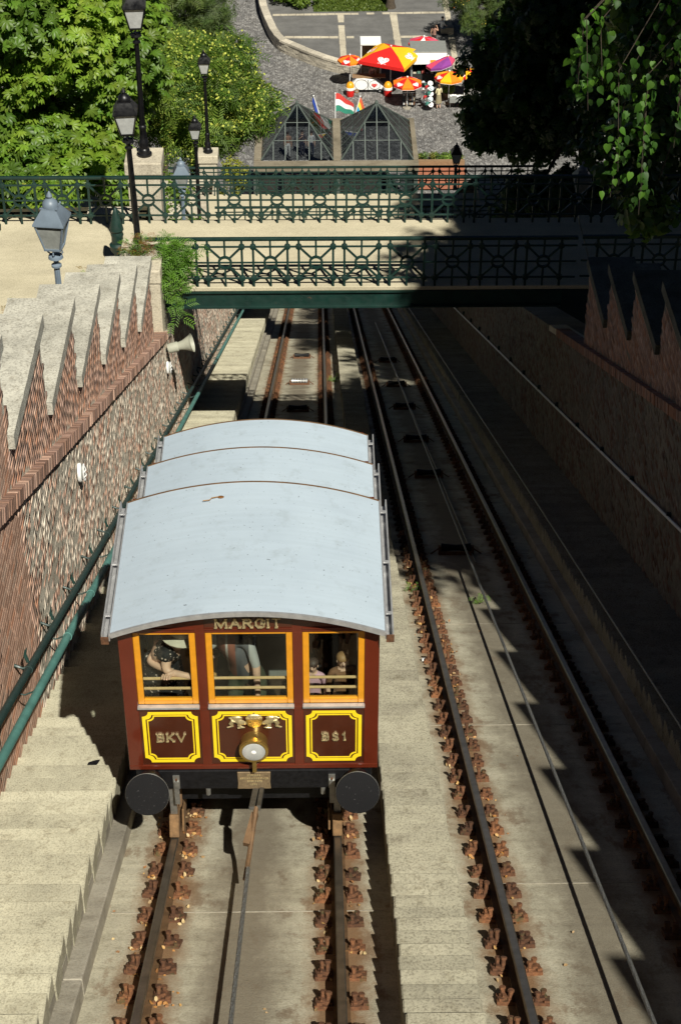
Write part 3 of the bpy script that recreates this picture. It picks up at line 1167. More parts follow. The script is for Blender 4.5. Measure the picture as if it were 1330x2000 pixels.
def roller(x, y, label, n=8, white=False):
    root = empty("rope_roller", T(x, y, NB), label, "roller", "rope rollers between the rails")
    root.rotation_euler = (-ANG, 0, 0)
    q = MB()
    for s in (-1, 1):
        q.box(s * 0.27 - 0.02, s * 0.27 + 0.02, -0.07, 0.07, 0, 0.14)
        q.bar((s * 0.27, 0.02, 0.10), (s * 0.42, 0.02, 0.0), 0.03, 0.02)
    q.box(-0.29, 0.29, -0.085, -0.065, 0.0, 0.06)
    q.build("bracket", MT['rust'], root)
    q = MB()
    q.lathe([(0.02, -0.25), (0.075, -0.24), (0.055, -0.08), (0.05, 0.0), (0.055, 0.08), (0.075, 0.24), (0.02, 0.25)], 12, Matrix.Translation((0, 0, 0.11)) @ Matrix.Rotation(rad(90), 4, 'Y'))
    q.build("drum", MT['steel'] if white else MT['blackframe'], root, True)
    if white:
        for k in range(6):
            MB().lathe([(0.078, -0.012), (0.078, 0.012)], 10, Matrix.Translation((-0.2 + 0.08 * k, 0, 0.11)) @ Matrix.Rotation(rad(90), 4, 'Y')).build("flange", MT['alu'], root)
    return root


roller(-0.62, 51.3, "rope roller nearest the lower bridge's shadow on the car's track")
roller(-0.62, 44.6, "rope roller with white ribs on the car's track", white=True)
roller(-0.60, 39.2, "rope roller in dappled shade just behind the car's roof")
for y, lab in zip((23.2, 29.9, 34.3, 39.5, 44.0, 50.0), ("rope roller where the sun reaches the empty track's edge", "shaded rope roller on the empty track level with the car's far end",
        "shaded rope roller on the empty track just before the footbridge's shadow", "shaded rope roller on the empty track under the footbridge", "shaded rope roller with ribs beside the sunlit middle steps", "last shaded rope roller seen under the footbridge")):
    roller(2.2, y, lab)

# conduit and pipes along the walls
q = MB()
q.tube([T(3.72, 9, 0.34), T(3.74, 24, 0.36), T(3.72, 70, 0.34)], 0.016, 6)
tag(q.build("conduit", MT['cable']), "thin conduit along the edge of the shaded stairs", "conduit")
q = MB()
q.tube([T(XR - 0.05, 12, 1.62), T(XR - 0.05, 30, 1.56), T(XR - 0.05, 72, 1.4)], 0.022, 6)
pw = tag(q.build("wall_pipe", MT['white']), "thin white pipe running down the shaded wall", "pipe")
for y in np.arange(14, 60, 2.6):
    MB().box(XR - 0.06, XR + 0.0, y - 0.02, y + 0.02, rl(y) + 1.55, rl(y) + 1.66).build("bracket", MT['darkpipe'], pw)


def handrail(label, x, y0, y1, n0, r, mat, br, joints):
    root = empty("handrail", T(XL, y0, n0), label, "handrail", "green handrails on the sunlit wall")
    inv = -root.location
    q = MB()
    q.tube([T(x, y0, n0) + inv, T(x, y1, n0) + inv], r, 12)
    for y in joints:
        q.tube([T(x, y, n0) + inv, T(x, y + 0.16, n0) + inv], r * 1.13, 12)
    q.build("pipe", mat, root, True)
    y = br[0]
    while y < y1:
        q = MB()
        if br[2] == 0:
            # forked holder standing on the wall
            p = T(x, y, n0) + inv
            wl = Vector((XL - x, 0, 0))
            q.tube([p, p + wl * 0.5 + Vector((0, 0, -0.04)), p + wl], [0.014, 0.013, 0.018], 6)
            q.tube([p + Vector((-0.03, 0, r)), p + Vector((-0.06, 0.03, 0.10)), p + Vector((-0.05, 0.05, 0.16))], [0.016, 0.014, 0.005], 6)
            q.tube([p + Vector((-0.03, 0.02, r)), p + Vector((-0.07, 0.12, 0.05)), p + Vector((-0.06, 0.17, 0.08))], [0.014, 0.012, 0.004], 6)
        else:
            p = T(x, y, n0) + inv
            wl = Vector((XL - x, 0, 0))
            q.tube([p, p + wl * 0.55 + Vector((0, 0, -0.07)), p + wl + Vector((0, 0, -0.03))], 0.009, 6)
            q.tube([p + wl * 0.9 + Vector((0, 0, -0.04)), p + wl + Vector((0, 0.06, -0.12))], 0.009, 6)
        q.build("bracket", MT['green'], root, True)
        y += br[1]
    return root


handrail("dark green upper handrail pipe with forked brackets on the sunlit wall", XL + 0.17, 7.0, 68, 1.42, 0.038, MT['darkpipe'], (8.7, 1.52, 0), (13.1, 19.0, 24.9, 30.8))
handrail("lighter teal lower handrail pipe along the sunlit wall", XL + 0.27, 7.0, 62, 1.21, 0.044, MT['teal'], (9.2, 1.9, 1), (14.8, 16.6, 19.4, 27, 35))

# ------------------------------------------------------------------ letters made of thick strokes
GLY = {
    'M': [((0, 0), (0, 1)), ((0, 1), (.45, .05)), ((.45, .05), (.9, 1)), ((.9, 1), (.9, 0))],
    'A': [((0, 0), (.4, 1)), ((.4, 1), (.8, 0)), ((.17, .38), (.63, .38))],
    'R': [((0, 0), (0, 1)), ((0, 1), (.45, 1)), ((.45, 1), (.6, .88)), ((.6, .88), (.6, .65)), ((.6, .65), (.45, .52)), ((.45, .52), (0, .52)), ((.3, .52), (.68, 0))],
    'G': [((.68, .82), (.5, 1)), ((.5, 1), (.22, 1)), ((.22, 1), (0, .72)), ((0, .72), (0, .28)), ((0, .28), (.22, 0)), ((.22, 0), (.5, 0)), ((.5, 0), (.68, .12)), ((.68, .12), (.68, .45)), ((.68, .45), (.42, .45))],
    'I': [((0, 0), (0, 1))],
    'T': [((.35, 0), (.35, 1)), ((0, 1), (.7, 1))],
    'B': [((0, 0), (0, 1)), ((0, 1), (.42, 1)), ((.42, 1), (.55, .9)), ((.55, .9), (.55, .65)), ((.55, .65), (.42, .53)), ((.42, .53), (0, .53)), ((.42, .53), (.6, .42)), ((.6, .42), (.6, .12)), ((.6, .12), (.44, 0)), ((.44, 0), (0, 0))],
    'K': [((0, 0), (0, 1)), ((.6, 1), (0, .42)), ((.18, .58), (.66, 0))],
    'V': [((0, 1), (.38, 0)), ((.38, 0), (.76, 1))],
    'S': [((.52, .82), (.4, 1)), ((.4, 1), (.14, 1)), ((.14, 1), (0, .84)), ((0, .84), (.04, .64)), ((.04, .64), (.5, .4)), ((.5, .4), (.56, .18)), ((.56, .18), (.42, 0)), ((.42, 0), (.14, 0)), ((.14, 0), (0, .18))],
    '1': [((.2, 0), (.2, 1)), ((.2, 1), (0, .8))],
}
SERIF = {'M': [(0, 0), (.9, 0), (0, 1), (.9, 1)], 'A': [(0, 0), (.8, 0)], 'R': [(0, 0), (0, 1), (.68, 0)], 'G': [(.68, .45)], 'I': [(0, 0), (0, 1)], 'T': [(.35, 0)],
         'B': [(0, 0), (0, 1)], 'K': [(0, 0), (0, 1), (.6, 1), (.66, 0)], 'V': [(0, 1), (.76, 1)], '1': [(.2, 0)], 'S': []}
GW = {'M': .9, 'A': .8, 'R': .68, 'G': .68, 'I': .0, 'T': .7, 'B': .6, 'K': .66, 'V': .76, 'S': .56, '1': .25}


def letters(text, cx, y, z, size, space, parent, mat, depth=0.012, th=0.13):
    tot = sum(GW[c] for c in text) + space * (len(text) - 1)
    x = -tot / 2
    for c in text:
        q = MB()
        for (a, b_) in GLY[c]:
            steep = abs(b_[1] - a[1]) > abs(b_[0] - a[0]) * 0.8
            t = th * (1.0 if steep else 0.6)
            pa = Vector(((x + a[0]) * size, 0, a[1] * size))
            pb = Vector(((x + b_[0]) * size, 0, b_[1] * size))
            dd = (pb - pa).normalized() * t * size * 0.3
            q.bar(pa - dd, pb + dd, t * size, depth * R.uniform(0.92, 1.08), up=(0, 1, 0))
        for (sx, sz) in SERIF[c]:
            q.box((x + sx - .14) * size, (x + sx + .14) * size, -depth * 0.53, depth * 0.45, sz * size - 0.035 * size, sz * size + 0.035 * size)
        x += GW[c] + space
        q.build("letter", mat, parent, loc=(cx, y - depth / 2, z))


# ------------------------------------------------------------------ the funicular car
CX, CY, CZ = -0.627, 11.57, -11.408
car = empty("funicular_car", (CX, CY, CZ), "maroon and yellow wooden funicular car with pale blue-grey stepped roof", "funicular car")
HW = 1.112
LC, DR = 1.80, 0.85                 # length and drop of each compartment
EAVE, CROWN = 1.70, 0.235


def arch(x, w=1.17):
    return EAVE + CROWN * (1 - (x / w) ** 2)


def roof_section(i):
    y0, y1, dz = -0.13 + i * LC, -0.13 + (i + 1) * LC + 0.05, -DR * i
    q = MB()
    n, m = 24, 6
    vs = []
    for lay, off in ((0, 0.0), (1, -0.035)):
        for j in range(m + 1):
            for k in range(n + 1):
                x = -1.15 + 2.3 * k / n
                vs.append((x, y0 + (y1 - y0) * j / m, arch(x) + dz + off))
    N = (n + 1) * (m + 1)
    fs = []
    for j in range(m):
        for k in range(n):
            p = j * (n + 1) + k
            fs.append((p, p + 1, p + n + 2, p + n + 1))
            fs.append((N + p, N + p + n + 1, N + p + n + 2, N + p + 1))
    for k in range(n):
        fs.append((k, N + k, N + k + 1, k + 1))
        p = m * (n + 1) + k
        fs.append((p, p + 1, N + p + 1, N + p))
    q.add(vs, fs)
    o = q.build("roof_panel", MT['roof'], car, True)
    e = MB()
    for k in range(n):
        xa, xb = -1.15 + 2.3 * k / n, -1.15 + 2.3 * (k + 1) / n
        e.bar((xa, y0 - 0.012, arch(xa) + dz - 0.016), (xb, y0 - 0.012, arch(xb) + dz - 0.016), 0.02, 0.045)
    e.build("roof_edge", MT['alu'], o)
    e = MB()
    for k in range(n):
        xa, xb = -1.15 + 2.3 * k / n, -1.15 + 2.3 * (k + 1) / n
        e.bar((xa, y1 + 0.006, arch(xa) + dz - 0.012), (xb, y1 + 0.006, arch(xb) + dz - 0.012), 0.016, 0.034)
    e.build("rear_bead", MT['railside'], o)
    for s in (-1, 1):
        g = MB()
        x = s * 1.165
        g.box(min(x, x + s * 0.055), max(x, x + s * 0.055), y0 - 0.02, y1 + 0.01, EAVE + dz - 0.075, EAVE + dz - 0.06)
        g.box(min(x + s * 0.045, x + s * 0.058), max(x + s * 0.045, x + s * 0.058), y0 - 0.02, y1 + 0.01, EAVE + dz - 0.0595, EAVE + dz + 0.02)
        g.box(min(x - s * 0.014, x - s * 0.003), max(x - s * 0.014, x - s * 0.003), y0 - 0.02, y1 + 0.01, EAVE + dz - 0.0595, EAVE + dz + 0.012)
        for t in (0.12, 0.5, 0.9):
            g.box(min(x, x + s * 0.05), max(x, x + s * 0.05), y0 + (y1 - y0) * t, y0 + (y1 - y0) * t + 0.025, EAVE + dz + 0.005, EAVE + dz + 0.022)
        g.build("gutter", MT['alu'], car)
        e = MB()
        e.box(min(x - s * 0.004, x + s * 0.062), max(x - s * 0.004, x + s * 0.062), y0 - 0.032, y0 - 0.021, EAVE + dz - 0.085, EAVE + dz - 0.01)
        e.build("gutter_end", MT['rust'], car)
    return o


rp = roof_section(0)
roof_section(1)
roof_section(2)

# front wall: three windows over three panels, in a maroon frame
PX = [(-HW, -0.985), (-0.455, -0.37), (0.37, 0.455), (0.985, HW)]          # posts
WIN = [(-0.985, -0.455), (-0.37, 0.37), (0.455, 0.985)]
H_B, H_P, H_S, H_W, H_T = 0.0, 0.70, 0.755, 0.775, 1.60
for (a, c) in PX:
    MB().box(a, c, 0.0, 0.07, H_B, H_T).build("post", MT['maroon'], car, bevel=0.006)
q = MB()
n = 26
poly = [(-HW, H_T)] + [(-HW + 2 * HW * k / n, arch(-HW + 2 * HW * k / n, 1.17) - 0.038) for k in range(n + 1)] + [(HW, H_T)]
q.prism(poly, -0.07, -0.0005, Matrix.Rotation(rad(90), 4, 'X'))
hdr = q.build("header", MT['maroon'], car)
for a, c in ((-0.985, -0.455), (-0.37, 0.37), (0.455, 0.985)):
    MB().box(a, c, -0.010, 0.0, H_T + 0.035, H_T + 0.05).build("moulding", MT['maroon'], hdr)
MB().box(-HW, HW, -0.004, 0.068, H_B - 0.005, 0.045).build("bottom_rail", MT['maroon'], car, bevel=0.005)
MB().box(-HW + 0.125, HW - 0.125, -0.004, 0.068, 0.705, 0.752).build("waist_rail", MT['maroon'], car, bevel=0.005)
MB().box(-0.37, 0.37, -0.012, -0.0006, H_T + 0.06, H_T + 0.20).build("name_board", MT['panel'], hdr)
nb = MB().box(-0.37, 0.37, -0.016, -0.0125, H_T + 0.062, H_T + 0.066).build("name_plate", MT['maroon'], car)
letters("MARGIT", 0, -0.013, H_T + 0.072, 0.098, 0.36, nb, MT['oldbrass'], 0.02, 0.15)

for i, (a, c) in enumerate(WIN):
    w = MB()
    f = 0.055
    w.box(a, a + f, 0.012, 0.055, H_W, H_T)
    w.box(c - f, c, 0.012, 0.055, H_W, H_T)
    w.box(a + f, c - f, 0.012, 0.055, H_T - 0.032, H_T)
    w.box(a + f, c - f, 0.012, 0.055, H_W, H_W + 0.055)
    win = w.build("window", MT['ochre'], car, bevel=0.006)
    MB().box(a - 0.005, c + 0.005, -0.035, 0.012, H_W - 0.022, H_W - 0.003).build("sill", MT['alu'], win)
    MB().box(a + f, c - f, 0.030, 0.034, H_W + 0.055, H_T - 0.032).build("pane", MT['glass'], win)
    for h in (1.02, 0.905):
        MB().tube([(a + f, 0.075, h), (c - f, 0.075, h)], 0.0135, 8).build("guard_bar", MT['woodbar'], win, True)
    # lower panel with yellow lining
    pn = MB().box(a, c, 0.012, 0.05, 0.045, H_P + 0.005).build("lower_panel", MT['panel'], car)
    def lining(x0, x1, z0, z1, cr, th, y):
        """a frame with quarter-round cut corners"""
        def ring(d):
            pts = []
            for (cx_, cz_, sx, sz) in ((x0 + d, z0 + d, 1, 1), (x1 - d, z0 + d, -1, 1), (x1 - d, z1 - d, -1, -1), (x0 + d, z1 - d, 1, -1)):
                r = cr
                arc = [(cx_ + sx * r * math.cos(t), cz_ + sz * r * math.sin(t)) for t in [rad(90 * k / 5) for k in range(6)]]
                if sx * sz > 0:
                    arc = arc[::-1]
                pts += arc
            return pts
        o_, i_ = ring(0), ring(th)
        q = MB()
        N = len(o_)
        vs = [(p[0], y, p[1]) for p in o_] + [(p[0], y, p[1]) for p in i_]
        vs += [(p[0], y + 0.004, p[1]) for p in o_] + [(p[0], y + 0.004, p[1]) for p in i_]
        fs = []
        for k in range(N):
            j = (k + 1) % N
            fs += [(k, j, N + j, N + k), (k, 2 * N + k, 2 * N + j, j), (N + k, N + j, 3 * N + j, 3 * N + k)]
        q.add(vs, fs)
        return q
    lining(a + 0.02, c - 0.02, 0.075, H_P - 0.018, 0.055, 0.03, 0.0085).build("lining", MT['yellow'], pn)
    lining(a + 0.062, c - 0.062, 0.115, H_P - 0.058, 0.055, 0.011, 0.0085).build("inner_lining", MT['yellow'], pn)
    for (x, z) in ((a + 0.02, 0.06), (c - 0.02, 0.06)):
        pass
    if i == 0:
        letters("BKV", (a + c) / 2 + 0.0, 0.012, 0.335, 0.088, 0.36, pn, MT['oldbrass'], 0.018, 0.135)
    if i == 2:
        letters("BS1", (a + c) / 2 - 0.0, 0.012, 0.335, 0.082, 0.50, pn, MT['oldbrass'], 0.018, 0.135)

# coat of arms: crowned shield between two reclining supporters, in cast brass
ar = bpy.data.objects.new("coat_of_arms", None)
COL.objects.link(ar)
ar.parent = car
ar.location = (0.02, 0.0, 0.525)
ar.scale = (0.95, 0.5, 0.62)
q = MB()
q.prism([(-0.075, 0.14), (0.075, 0.14), (0.08, 0.06), (0.05, 0.0), (0, -0.03), (-0.05, 0.0), (-0.08, 0.06)], 0, 0.03, Matrix.Rotation(rad(90), 4, 'X'))
for k in range(4):
    q.box(-0.06, 0.06, -0.038, -0.028, 0.02 + 0.03 * k, 0.032 + 0.03 * k)
q.build("shield", MT['brass'], ar, bevel=0.004)
q = MB()
q.ball((0, -0.012, 0.175), (0.072, 0.03, 0.05), 12, 6)
q.box(-0.075, 0.075, -0.04, 0.0, 0.143, 0.158)
q.box(-0.006, 0.006, -0.02, -0.008, 0.22, 0.25)
for k in range(5):
    q.ball((-0.06 + 0.03 * k, -0.036, 0.166), 0.011, 6, 4)
q.build("crown", MT['oldbrass'], ar, True)
for s in (-1, 1):
    q = MB()
    q.tube([(s * 0.085, -0.02, 0.05), (s * 0.13, -0.03, 0.09), (s * 0.16, -0.03, 0.14), (s * 0.14, -0.03, 0.175)], [0.025, 0.042, 0.036, 0.02], 8)
    q.ball((s * 0.155, -0.03, 0.165), (0.05, 0.03, 0.04), 8, 6)
    q.tube([(s * 0.15, -0.02, 0.10), (s * 0.20, -0.03, 0.11), (s * 0.215, -0.03, 0.06), (s * 0.205, -0.03, 0.01), (s * 0.25, -0.03, -0.015)], [0.035, 0.03, 0.022, 0.016, 0.012], 7)
    q.tube([(s * 0.13, -0.03, 0.07), (s * 0.14, -0.035, 0.02), (s * 0.10, -0.035, -0.01), (s * 0.155, -0.035, -0.025)], [0.025, 0.02, 0.016, 0.012], 7)
    q.tube([(s * 0.20, -0.02, 0.13), (s * 0.225, -0.02, 0.16), (s * 0.19, -0.02, 0.185)], [0.012, 0.014, 0.008], 6)
    q.build("supporter", MT['oldbrass'], ar, True)

# headlamp
hl = bpy.data.objects.new("headlamp", None)
COL.objects.link(hl)
hl.parent = car
hl.location = (0.012, 0.0, 0.325)
hl.scale = (0.88, 0.9, 0.88)
Mh = Matrix.Rotation(rad(90), 4, 'X')
MB().lathe([(0.135, -0.02), (0.138, 0.09), (0.148, 0.095), (0.148, 0.12), (0.138, 0.125)], 28, Mh).build("lamp_body", MT['brass'], hl, True)
q = MB()
q.lathe([(0.136, 0.1252), (0.146, 0.127), (0.146, 0.142), (0.120, 0.144), (0.118, 0.135)], 28, Mh)
q.build("lamp_rim", MT['brass'], hl, True)
q = MB()
q.lathe([(0.117, 0.146), (0.10, 0.153), (0.06, 0.16), (0.0, 0.162)], 24, Mh)
q.build("lens", MT['lens'], hl, True)
MB().ball((0.0, -0.163, 0.01), (0.026, 0.006, 0.026), 10, 6).build("bulb", MT['white'], hl, True)
MB().box(-0.02, 0.02, -0.12, 0.0, -0.31, -0.14).build("bracket", MT['brass'], hl)

# underframe
MT['darksteel'] = M_plain("oily_steel", (0.10, 0.095, 0.085), 0.5, 0.6, 0.3, 18)
MT['railguard'] = M_plain("rusty_guard", (0.17, 0.095, 0.04), 0.8, 0.1, 0.35, 16, 0.3, 60)
q = MB()
q.box(-0.86, 0.86, -0.02, 0.10, -0.235, -0.012)
q.box(-1.06, 1.06, 0.02, 0.14, -0.20, -0.012)
q.build("buffer_beam", MT['blackframe'], car, bevel=0.008)
q = MB()
q.prism([(-0.15, -0.225), (0.15, -0.225), (0.145, -0.15), (0.15, -0.02), (-0.15, -0.02), (-0.145, -0.15)], 0.021, 0.036, Matrix.Rotation(rad(90), 4, 'X'))
pl = q.build("name_casting", MT['plate'], car, bevel=0.004)
q = MB()
for z, w in ((-0.055, 0.06), (-0.095, 0.125), (-0.13, 0.06), (-0.17, 0.03)):      # worn raised lettering, no longer legible
    x = -w
    while x < w:
        l = R.uniform(0.006, 0.014)
        q.box(x, x + l, -0.0385, -0.0355, z - 0.009, z + 0.009)
        x += l + 0.006
q.build("worn_lettering", MT['oldbrass'], pl)
for s in (-1, 1):
    bf = bpy.data.objects.new("buffer", None)
    COL.objects.link(bf)
    bf.parent = car
    bf.location = (s * 0.925, 0.0, -0.12)
    bf.rotation_euler = (rad(90) - ANG, 0, 0)         # axis along the incline, uphill
    MB().lathe([(0.10, -0.16), (0.105, 0.10), (0.125, 0.12), (0.125, 0.2), (0.10, 0.22)], 20).build("housing", MT['black'], bf, True)
    MB().lathe([(0.055, 0.21), (0.055, 0.40)], 16).build("plunger", MT['steel'], bf, True)
    MB().lathe([(0.06, 0.39), (0.185, 0.402), (0.192, 0.412), (0.192, 0.424), (0.188, 0.428), (0.1, 0.430), (0.0, 0.431)], 40).build("buffer_disc", MT['bufferface'], bf, True)
    MB().lathe([(0.1925, 0.409), (0.1945, 0.411), (0.1945, 0.417), (0.1925, 0.419)], 40).build("highlight_rim", MT['steel'], bf, True)  # bright steel ring standing in for the highlight on the disc's edge
    q = MB()
    q.box(s * 0.70 - 0.03, s * 0.70 + 0.03, -0.034, -0.0202, -0.22, -0.06)
    q.box(s * 0.70 - 0.022, s * 0.70 + 0.022, -0.05, -0.0345, -0.40, -0.12)
    q.build("guard_iron", MT['steel'], car)
    MB().lathe([(0.012, 0), (0.012, 0.012)], 6, Matrix.Translation((s * 0.70, -0.034, -0.1)) @ Mh).build("bolt", MT['rust'], car)
    # wheel and the wooden brake shoe over the rail
    wx = (RAILX[0] if s < 0 else RAILX[1]) - CX
    wy = 0.50
    wz = rl(CY + wy) - CZ
    q = MB()
    q.lathe([(0.30, -0.06), (0.29, 0.02), (0.33, 0.03), (0.33, 0.055), (0.05, 0.06)], 28, Matrix.Translation((wx, wy + 0.05, wz + 0.31)) @ Matrix.Rotation(rad(90) * -s, 4, 'Y'))
    q.build("wheel", MT['railside'], car, True)
    q = MB()
    Mb = Matrix.Translation((wx, 0.06, rl(CY + 0.06) - CZ + 0.13)) @ Matrix.Rotation(-ANG, 4, 'X')
    q.obox(Mb, 0.09, 0.24, 0.22)
    q.obox(Mb @ Matrix.Translation((0.075 * s * -1, 0.06, 0.03)), 0.02, 0.2, 0.22)
    q.build("rail_guard", MT['railguard'], car, bevel=0.012)
    MB().box(wx - 0.03, wx + 0.03, 0.03, 0.06, rl(CY + 0.05) - CZ + 0.22, -0.2).build("guard_hanger", MT['steel'], car)
for x in (-0.42, 0.62):
    MB().tube([(x, 0.0, -0.24), (x, 0.0, -0.32)], 0.022, 8).build("sand_pipe", MT['steel'], car, True)
# rope coupling hanging from the beam down to the haul rope
q = MB()
zc = rl(CY - 0.72) - CZ + 0.12
q.bar((0.02, 0.12, -0.30), (-0.01, -0.42, zc + 0.30), 0.05, 0.03)
q.bar((0.075, 0.12, -0.30), (0.05, -0.42, zc + 0.30), 0.035, 0.05)
q.build("rope_clamp", MT['darksteel'], car)
q = MB()
q.obox(Matrix.Translation((-0.02, -0.55, zc + 0.17)) @ Matrix.Rotation(rad(20), 4, 'X') @ Matrix.Rotation(rad(-14), 4, 'Z'), 0.06, 0.30, 0.07)
q.tube([(0.03, -0.40, zc + 0.30), (-0.03, -0.75, zc + 0.06), (-0.06, -1.0, zc + 0.02)], 0.022, 8)
q.build("rope_socket", MT['railside'], car)

# car body: sides with window openings, floors, stepped partitions, far end
for s in (-1, 1):
    for i in range(3):
        q = MB()
        dz = -DR * i
        y0, y1 = 0.071 + i * LC, (i + 1) * LC
        xa, xb = sorted((s * HW, s * (HW - 0.05)))
        q.box(xa, xb, y0, y1, dz, dz + 0.75)
        q.box(xa, xb, y0, y1, dz + 1.55, dz + EAVE + 0.0)
        for t in (0, 0.34, 0.67, 1):
            yy = y0 + (y1 - y0 - 0.08) * t
            q.box(xa, xb, yy, yy + 0.08, dz + 0.7501, dz + 1.5499)
        q.build("side_wall", MT['maroon'], car)
for i in range(3):
    dz = -DR * i
    MB().box(-HW + 0.051, HW - 0.051, 0.072 + i * LC, (i + 1) * LC - 0.06, dz - 0.02, dz + 0.02).build("floor", MT['inside'], car)
# partition behind the first compartment: horizontal slats on the right, glazed panel left
part = bpy.data.objects.new("partition", None)
COL.objects.link(part)
part.parent = car
part.location = (0, 1.15, 0)
MB().box(-HW + 0.052, HW - 0.052, 0.03, 0.05, -DR, 1.66).build("back_board", MT['inside'], part)
for k in range(14):
    z = 0.66 + 0.072 * k
    MB().box(-0.05, 0.62, 0.012, 0.029, z, z + 0.066).build("slat", MT['slat'], part, bevel=0.004)
MB().box(-0.02, 0.60, -0.012, 0.011, 0.58, 0.635).build("ledge", MT['alu'], part)
MB().box(0.02, 0.58, 0.0, 0.0112, 0.06, 0.56).build("locker_front", MT['metalpanel'], part)
q = MB()
for x in np.arange(-1.0, -0.62, 0.045):
    q.box(x, x + 0.04, 0.01, 0.029, 0.1, 0.9)
q.build("corner_panelling", MT['slat'], part)
for i in (1, 2):
    MB().box(-HW + 0.052, HW - 0.052, (i + 1) * LC - 0.05, (i + 1) * LC - 0.01, -DR * i - (DR if i < 2 else 0), -DR * i + 1.66).build("end_board", MT['inside'], car)
MB().box(-HW + 0.06, -0.35, 0.75, 1.12, 0.40, 0.45).build("bench", MT['slat'], car)
q = MB()
q.incl(CX - 0.9, CX + 0.9, CY + 0.3, CY + 3 * LC - 0.1, 0.30, 0.52)
q.v = [tuple(Vector(p) - Vector((CX, CY, CZ))) for p in q.v]
q.build("chassis", MT['blackframe'], car)
for s in (-1, 1):
    wx = (RAILX[0] if s < 0 else RAILX[1]) - CX
    wy = 4.4
    MB().lathe([(0.30, -0.06), (0.29, 0.02), (0.33, 0.03), (0.33, 0.055), (0.05, 0.06)], 24, Matrix.Translation((wx, wy, rl(CY + wy) - CZ + 0.33)) @ Matrix.Rotation(rad(90) * -s, 4, 'Y')).build("wheel", MT['railside'], car, True)
# a dead leaf on the roof
q = MB()
q.ball((0, 0, 0), (0.03, 0.022, 0.006), 8, 4, 0, (0.16, 0.07, 0.02))
q.tube([(-0.02, 0, 0.004), (-0.08, -0.02, 0.006), (-0.10, -0.05, 0.004), (-0.16, -0.06, 0.004)], 0.004, 4, 0, (0.3, 0.16, 0.05))
tag(q.build("dead_leaf", MT['dryleaf'], loc=(CX - 0.28, CY + LC - 0.30, CZ + arch(-0.28) + 0.008)), "curled brown leaf lying on the car's pale roof", "leaf")

# ------------------------------------------------------------------ street lamps
def lantern(root, z, s, top, glass, rot=0.0):
    """four-sided tapering lantern, base at height z, scale s (1 = 0.42 m wide at the eaves)"""
    w0, w1, h = 0.115 * s, 0.20 * s, 0.40 * s
    Rz = Matrix.Translation((0, 0, z)) @ Matrix.Rotation(rot, 4, 'Z')
    c = [(-1, -1), (1, -1), (1, 1), (-1, 1)]
    q = MB()
    for (a, b_) in c:
        q.bar(Rz @ Vector((a * w0, b_ * w0, 0)), Rz @ Vector((a * w1, b_ * w1, h)), 0.022 * s, 0.022 * s)
    q.lathe([(w0 * 1.41 + .015, -0.03 * s), (w0 * 1.41 + .02, 0.0)], 4, Rz, a0=rad(45))
    for sgn in (-1, 1):
        q.tube([Rz @ Vector((sgn * 0.03 * s, 0, -0.16 * s)), Rz @ Vector((sgn * 0.11 * s, 0, -0.10 * s)), Rz @ Vector((sgn * 0.09 * s, 0, -0.02 * s))], 0.012 * s, 6)
        q.tube([Rz @ Vector((0, sgn * 0.03 * s, -0.16 * s)), Rz @ Vector((0, sgn * 0.11 * s, -0.10 * s)), Rz @ Vector((0, sgn * 0.09 * s, -0.02 * s))], 0.012 * s, 6)
    q.build("lantern_frame", top, root)
    g = MB()
    k = 0.94
    vs = [Rz @ Vector((a * w0 * k, b_ * w0 * k, 0.002)) for a, b_ in c] + [Rz @ Vector((a * w1 * k, b_ * w1 * k, h)) for a, b_ in c]
    for i in range(4):
        j = (i + 1) % 4
        g = MB()
        g.add([vs[i], vs[j], vs[4 + j], vs[4 + i]], [(0, 1, 2, 3)])
        nrm = (vs[j] - vs[i]).cross(vs[4 + i] - vs[i]).normalized() * 0.004
        g.add([vs[i] - nrm, vs[j] - nrm, vs[4 + j] - nrm, vs[4 + i] - nrm], [(3, 2, 1, 0)])
        g.build("pane", glass, root)
    q = MB()
    we = 0.225 * s
    r2 = math.sqrt(2)
    q.lathe([(we * r2, h), (we * r2, h + 0.03 * s), (we * r2 * 0.52, h + 0.20 * s), (we * r2 * 0.50, h + 0.225 * s)], 4, Rz, a0=rad(45))
    q.lathe([(0.115 * s, h + 0.226 * s), (0.115 * s, h + 0.25 * s), (0.10 * s, h + 0.30 * s), (0.055 * s, h + 0.34 * s), (0.03 * s, h + 0.35 * s), (0.045 * s, h + 0.385 * s), (0.03 * s, h + 0.42 * s), (0.008 * s, h + 0.46 * s)], 14, Rz)
    q.build("lantern_roof", top, root, True)
    for (a, b_) in c:
        MB().ball(Rz @ Vector((a * we * 0.5, b_ * we * 0.5, h + 0.235 * s)), 0.018 * s, 6, 4).build("knob", top, root, True)


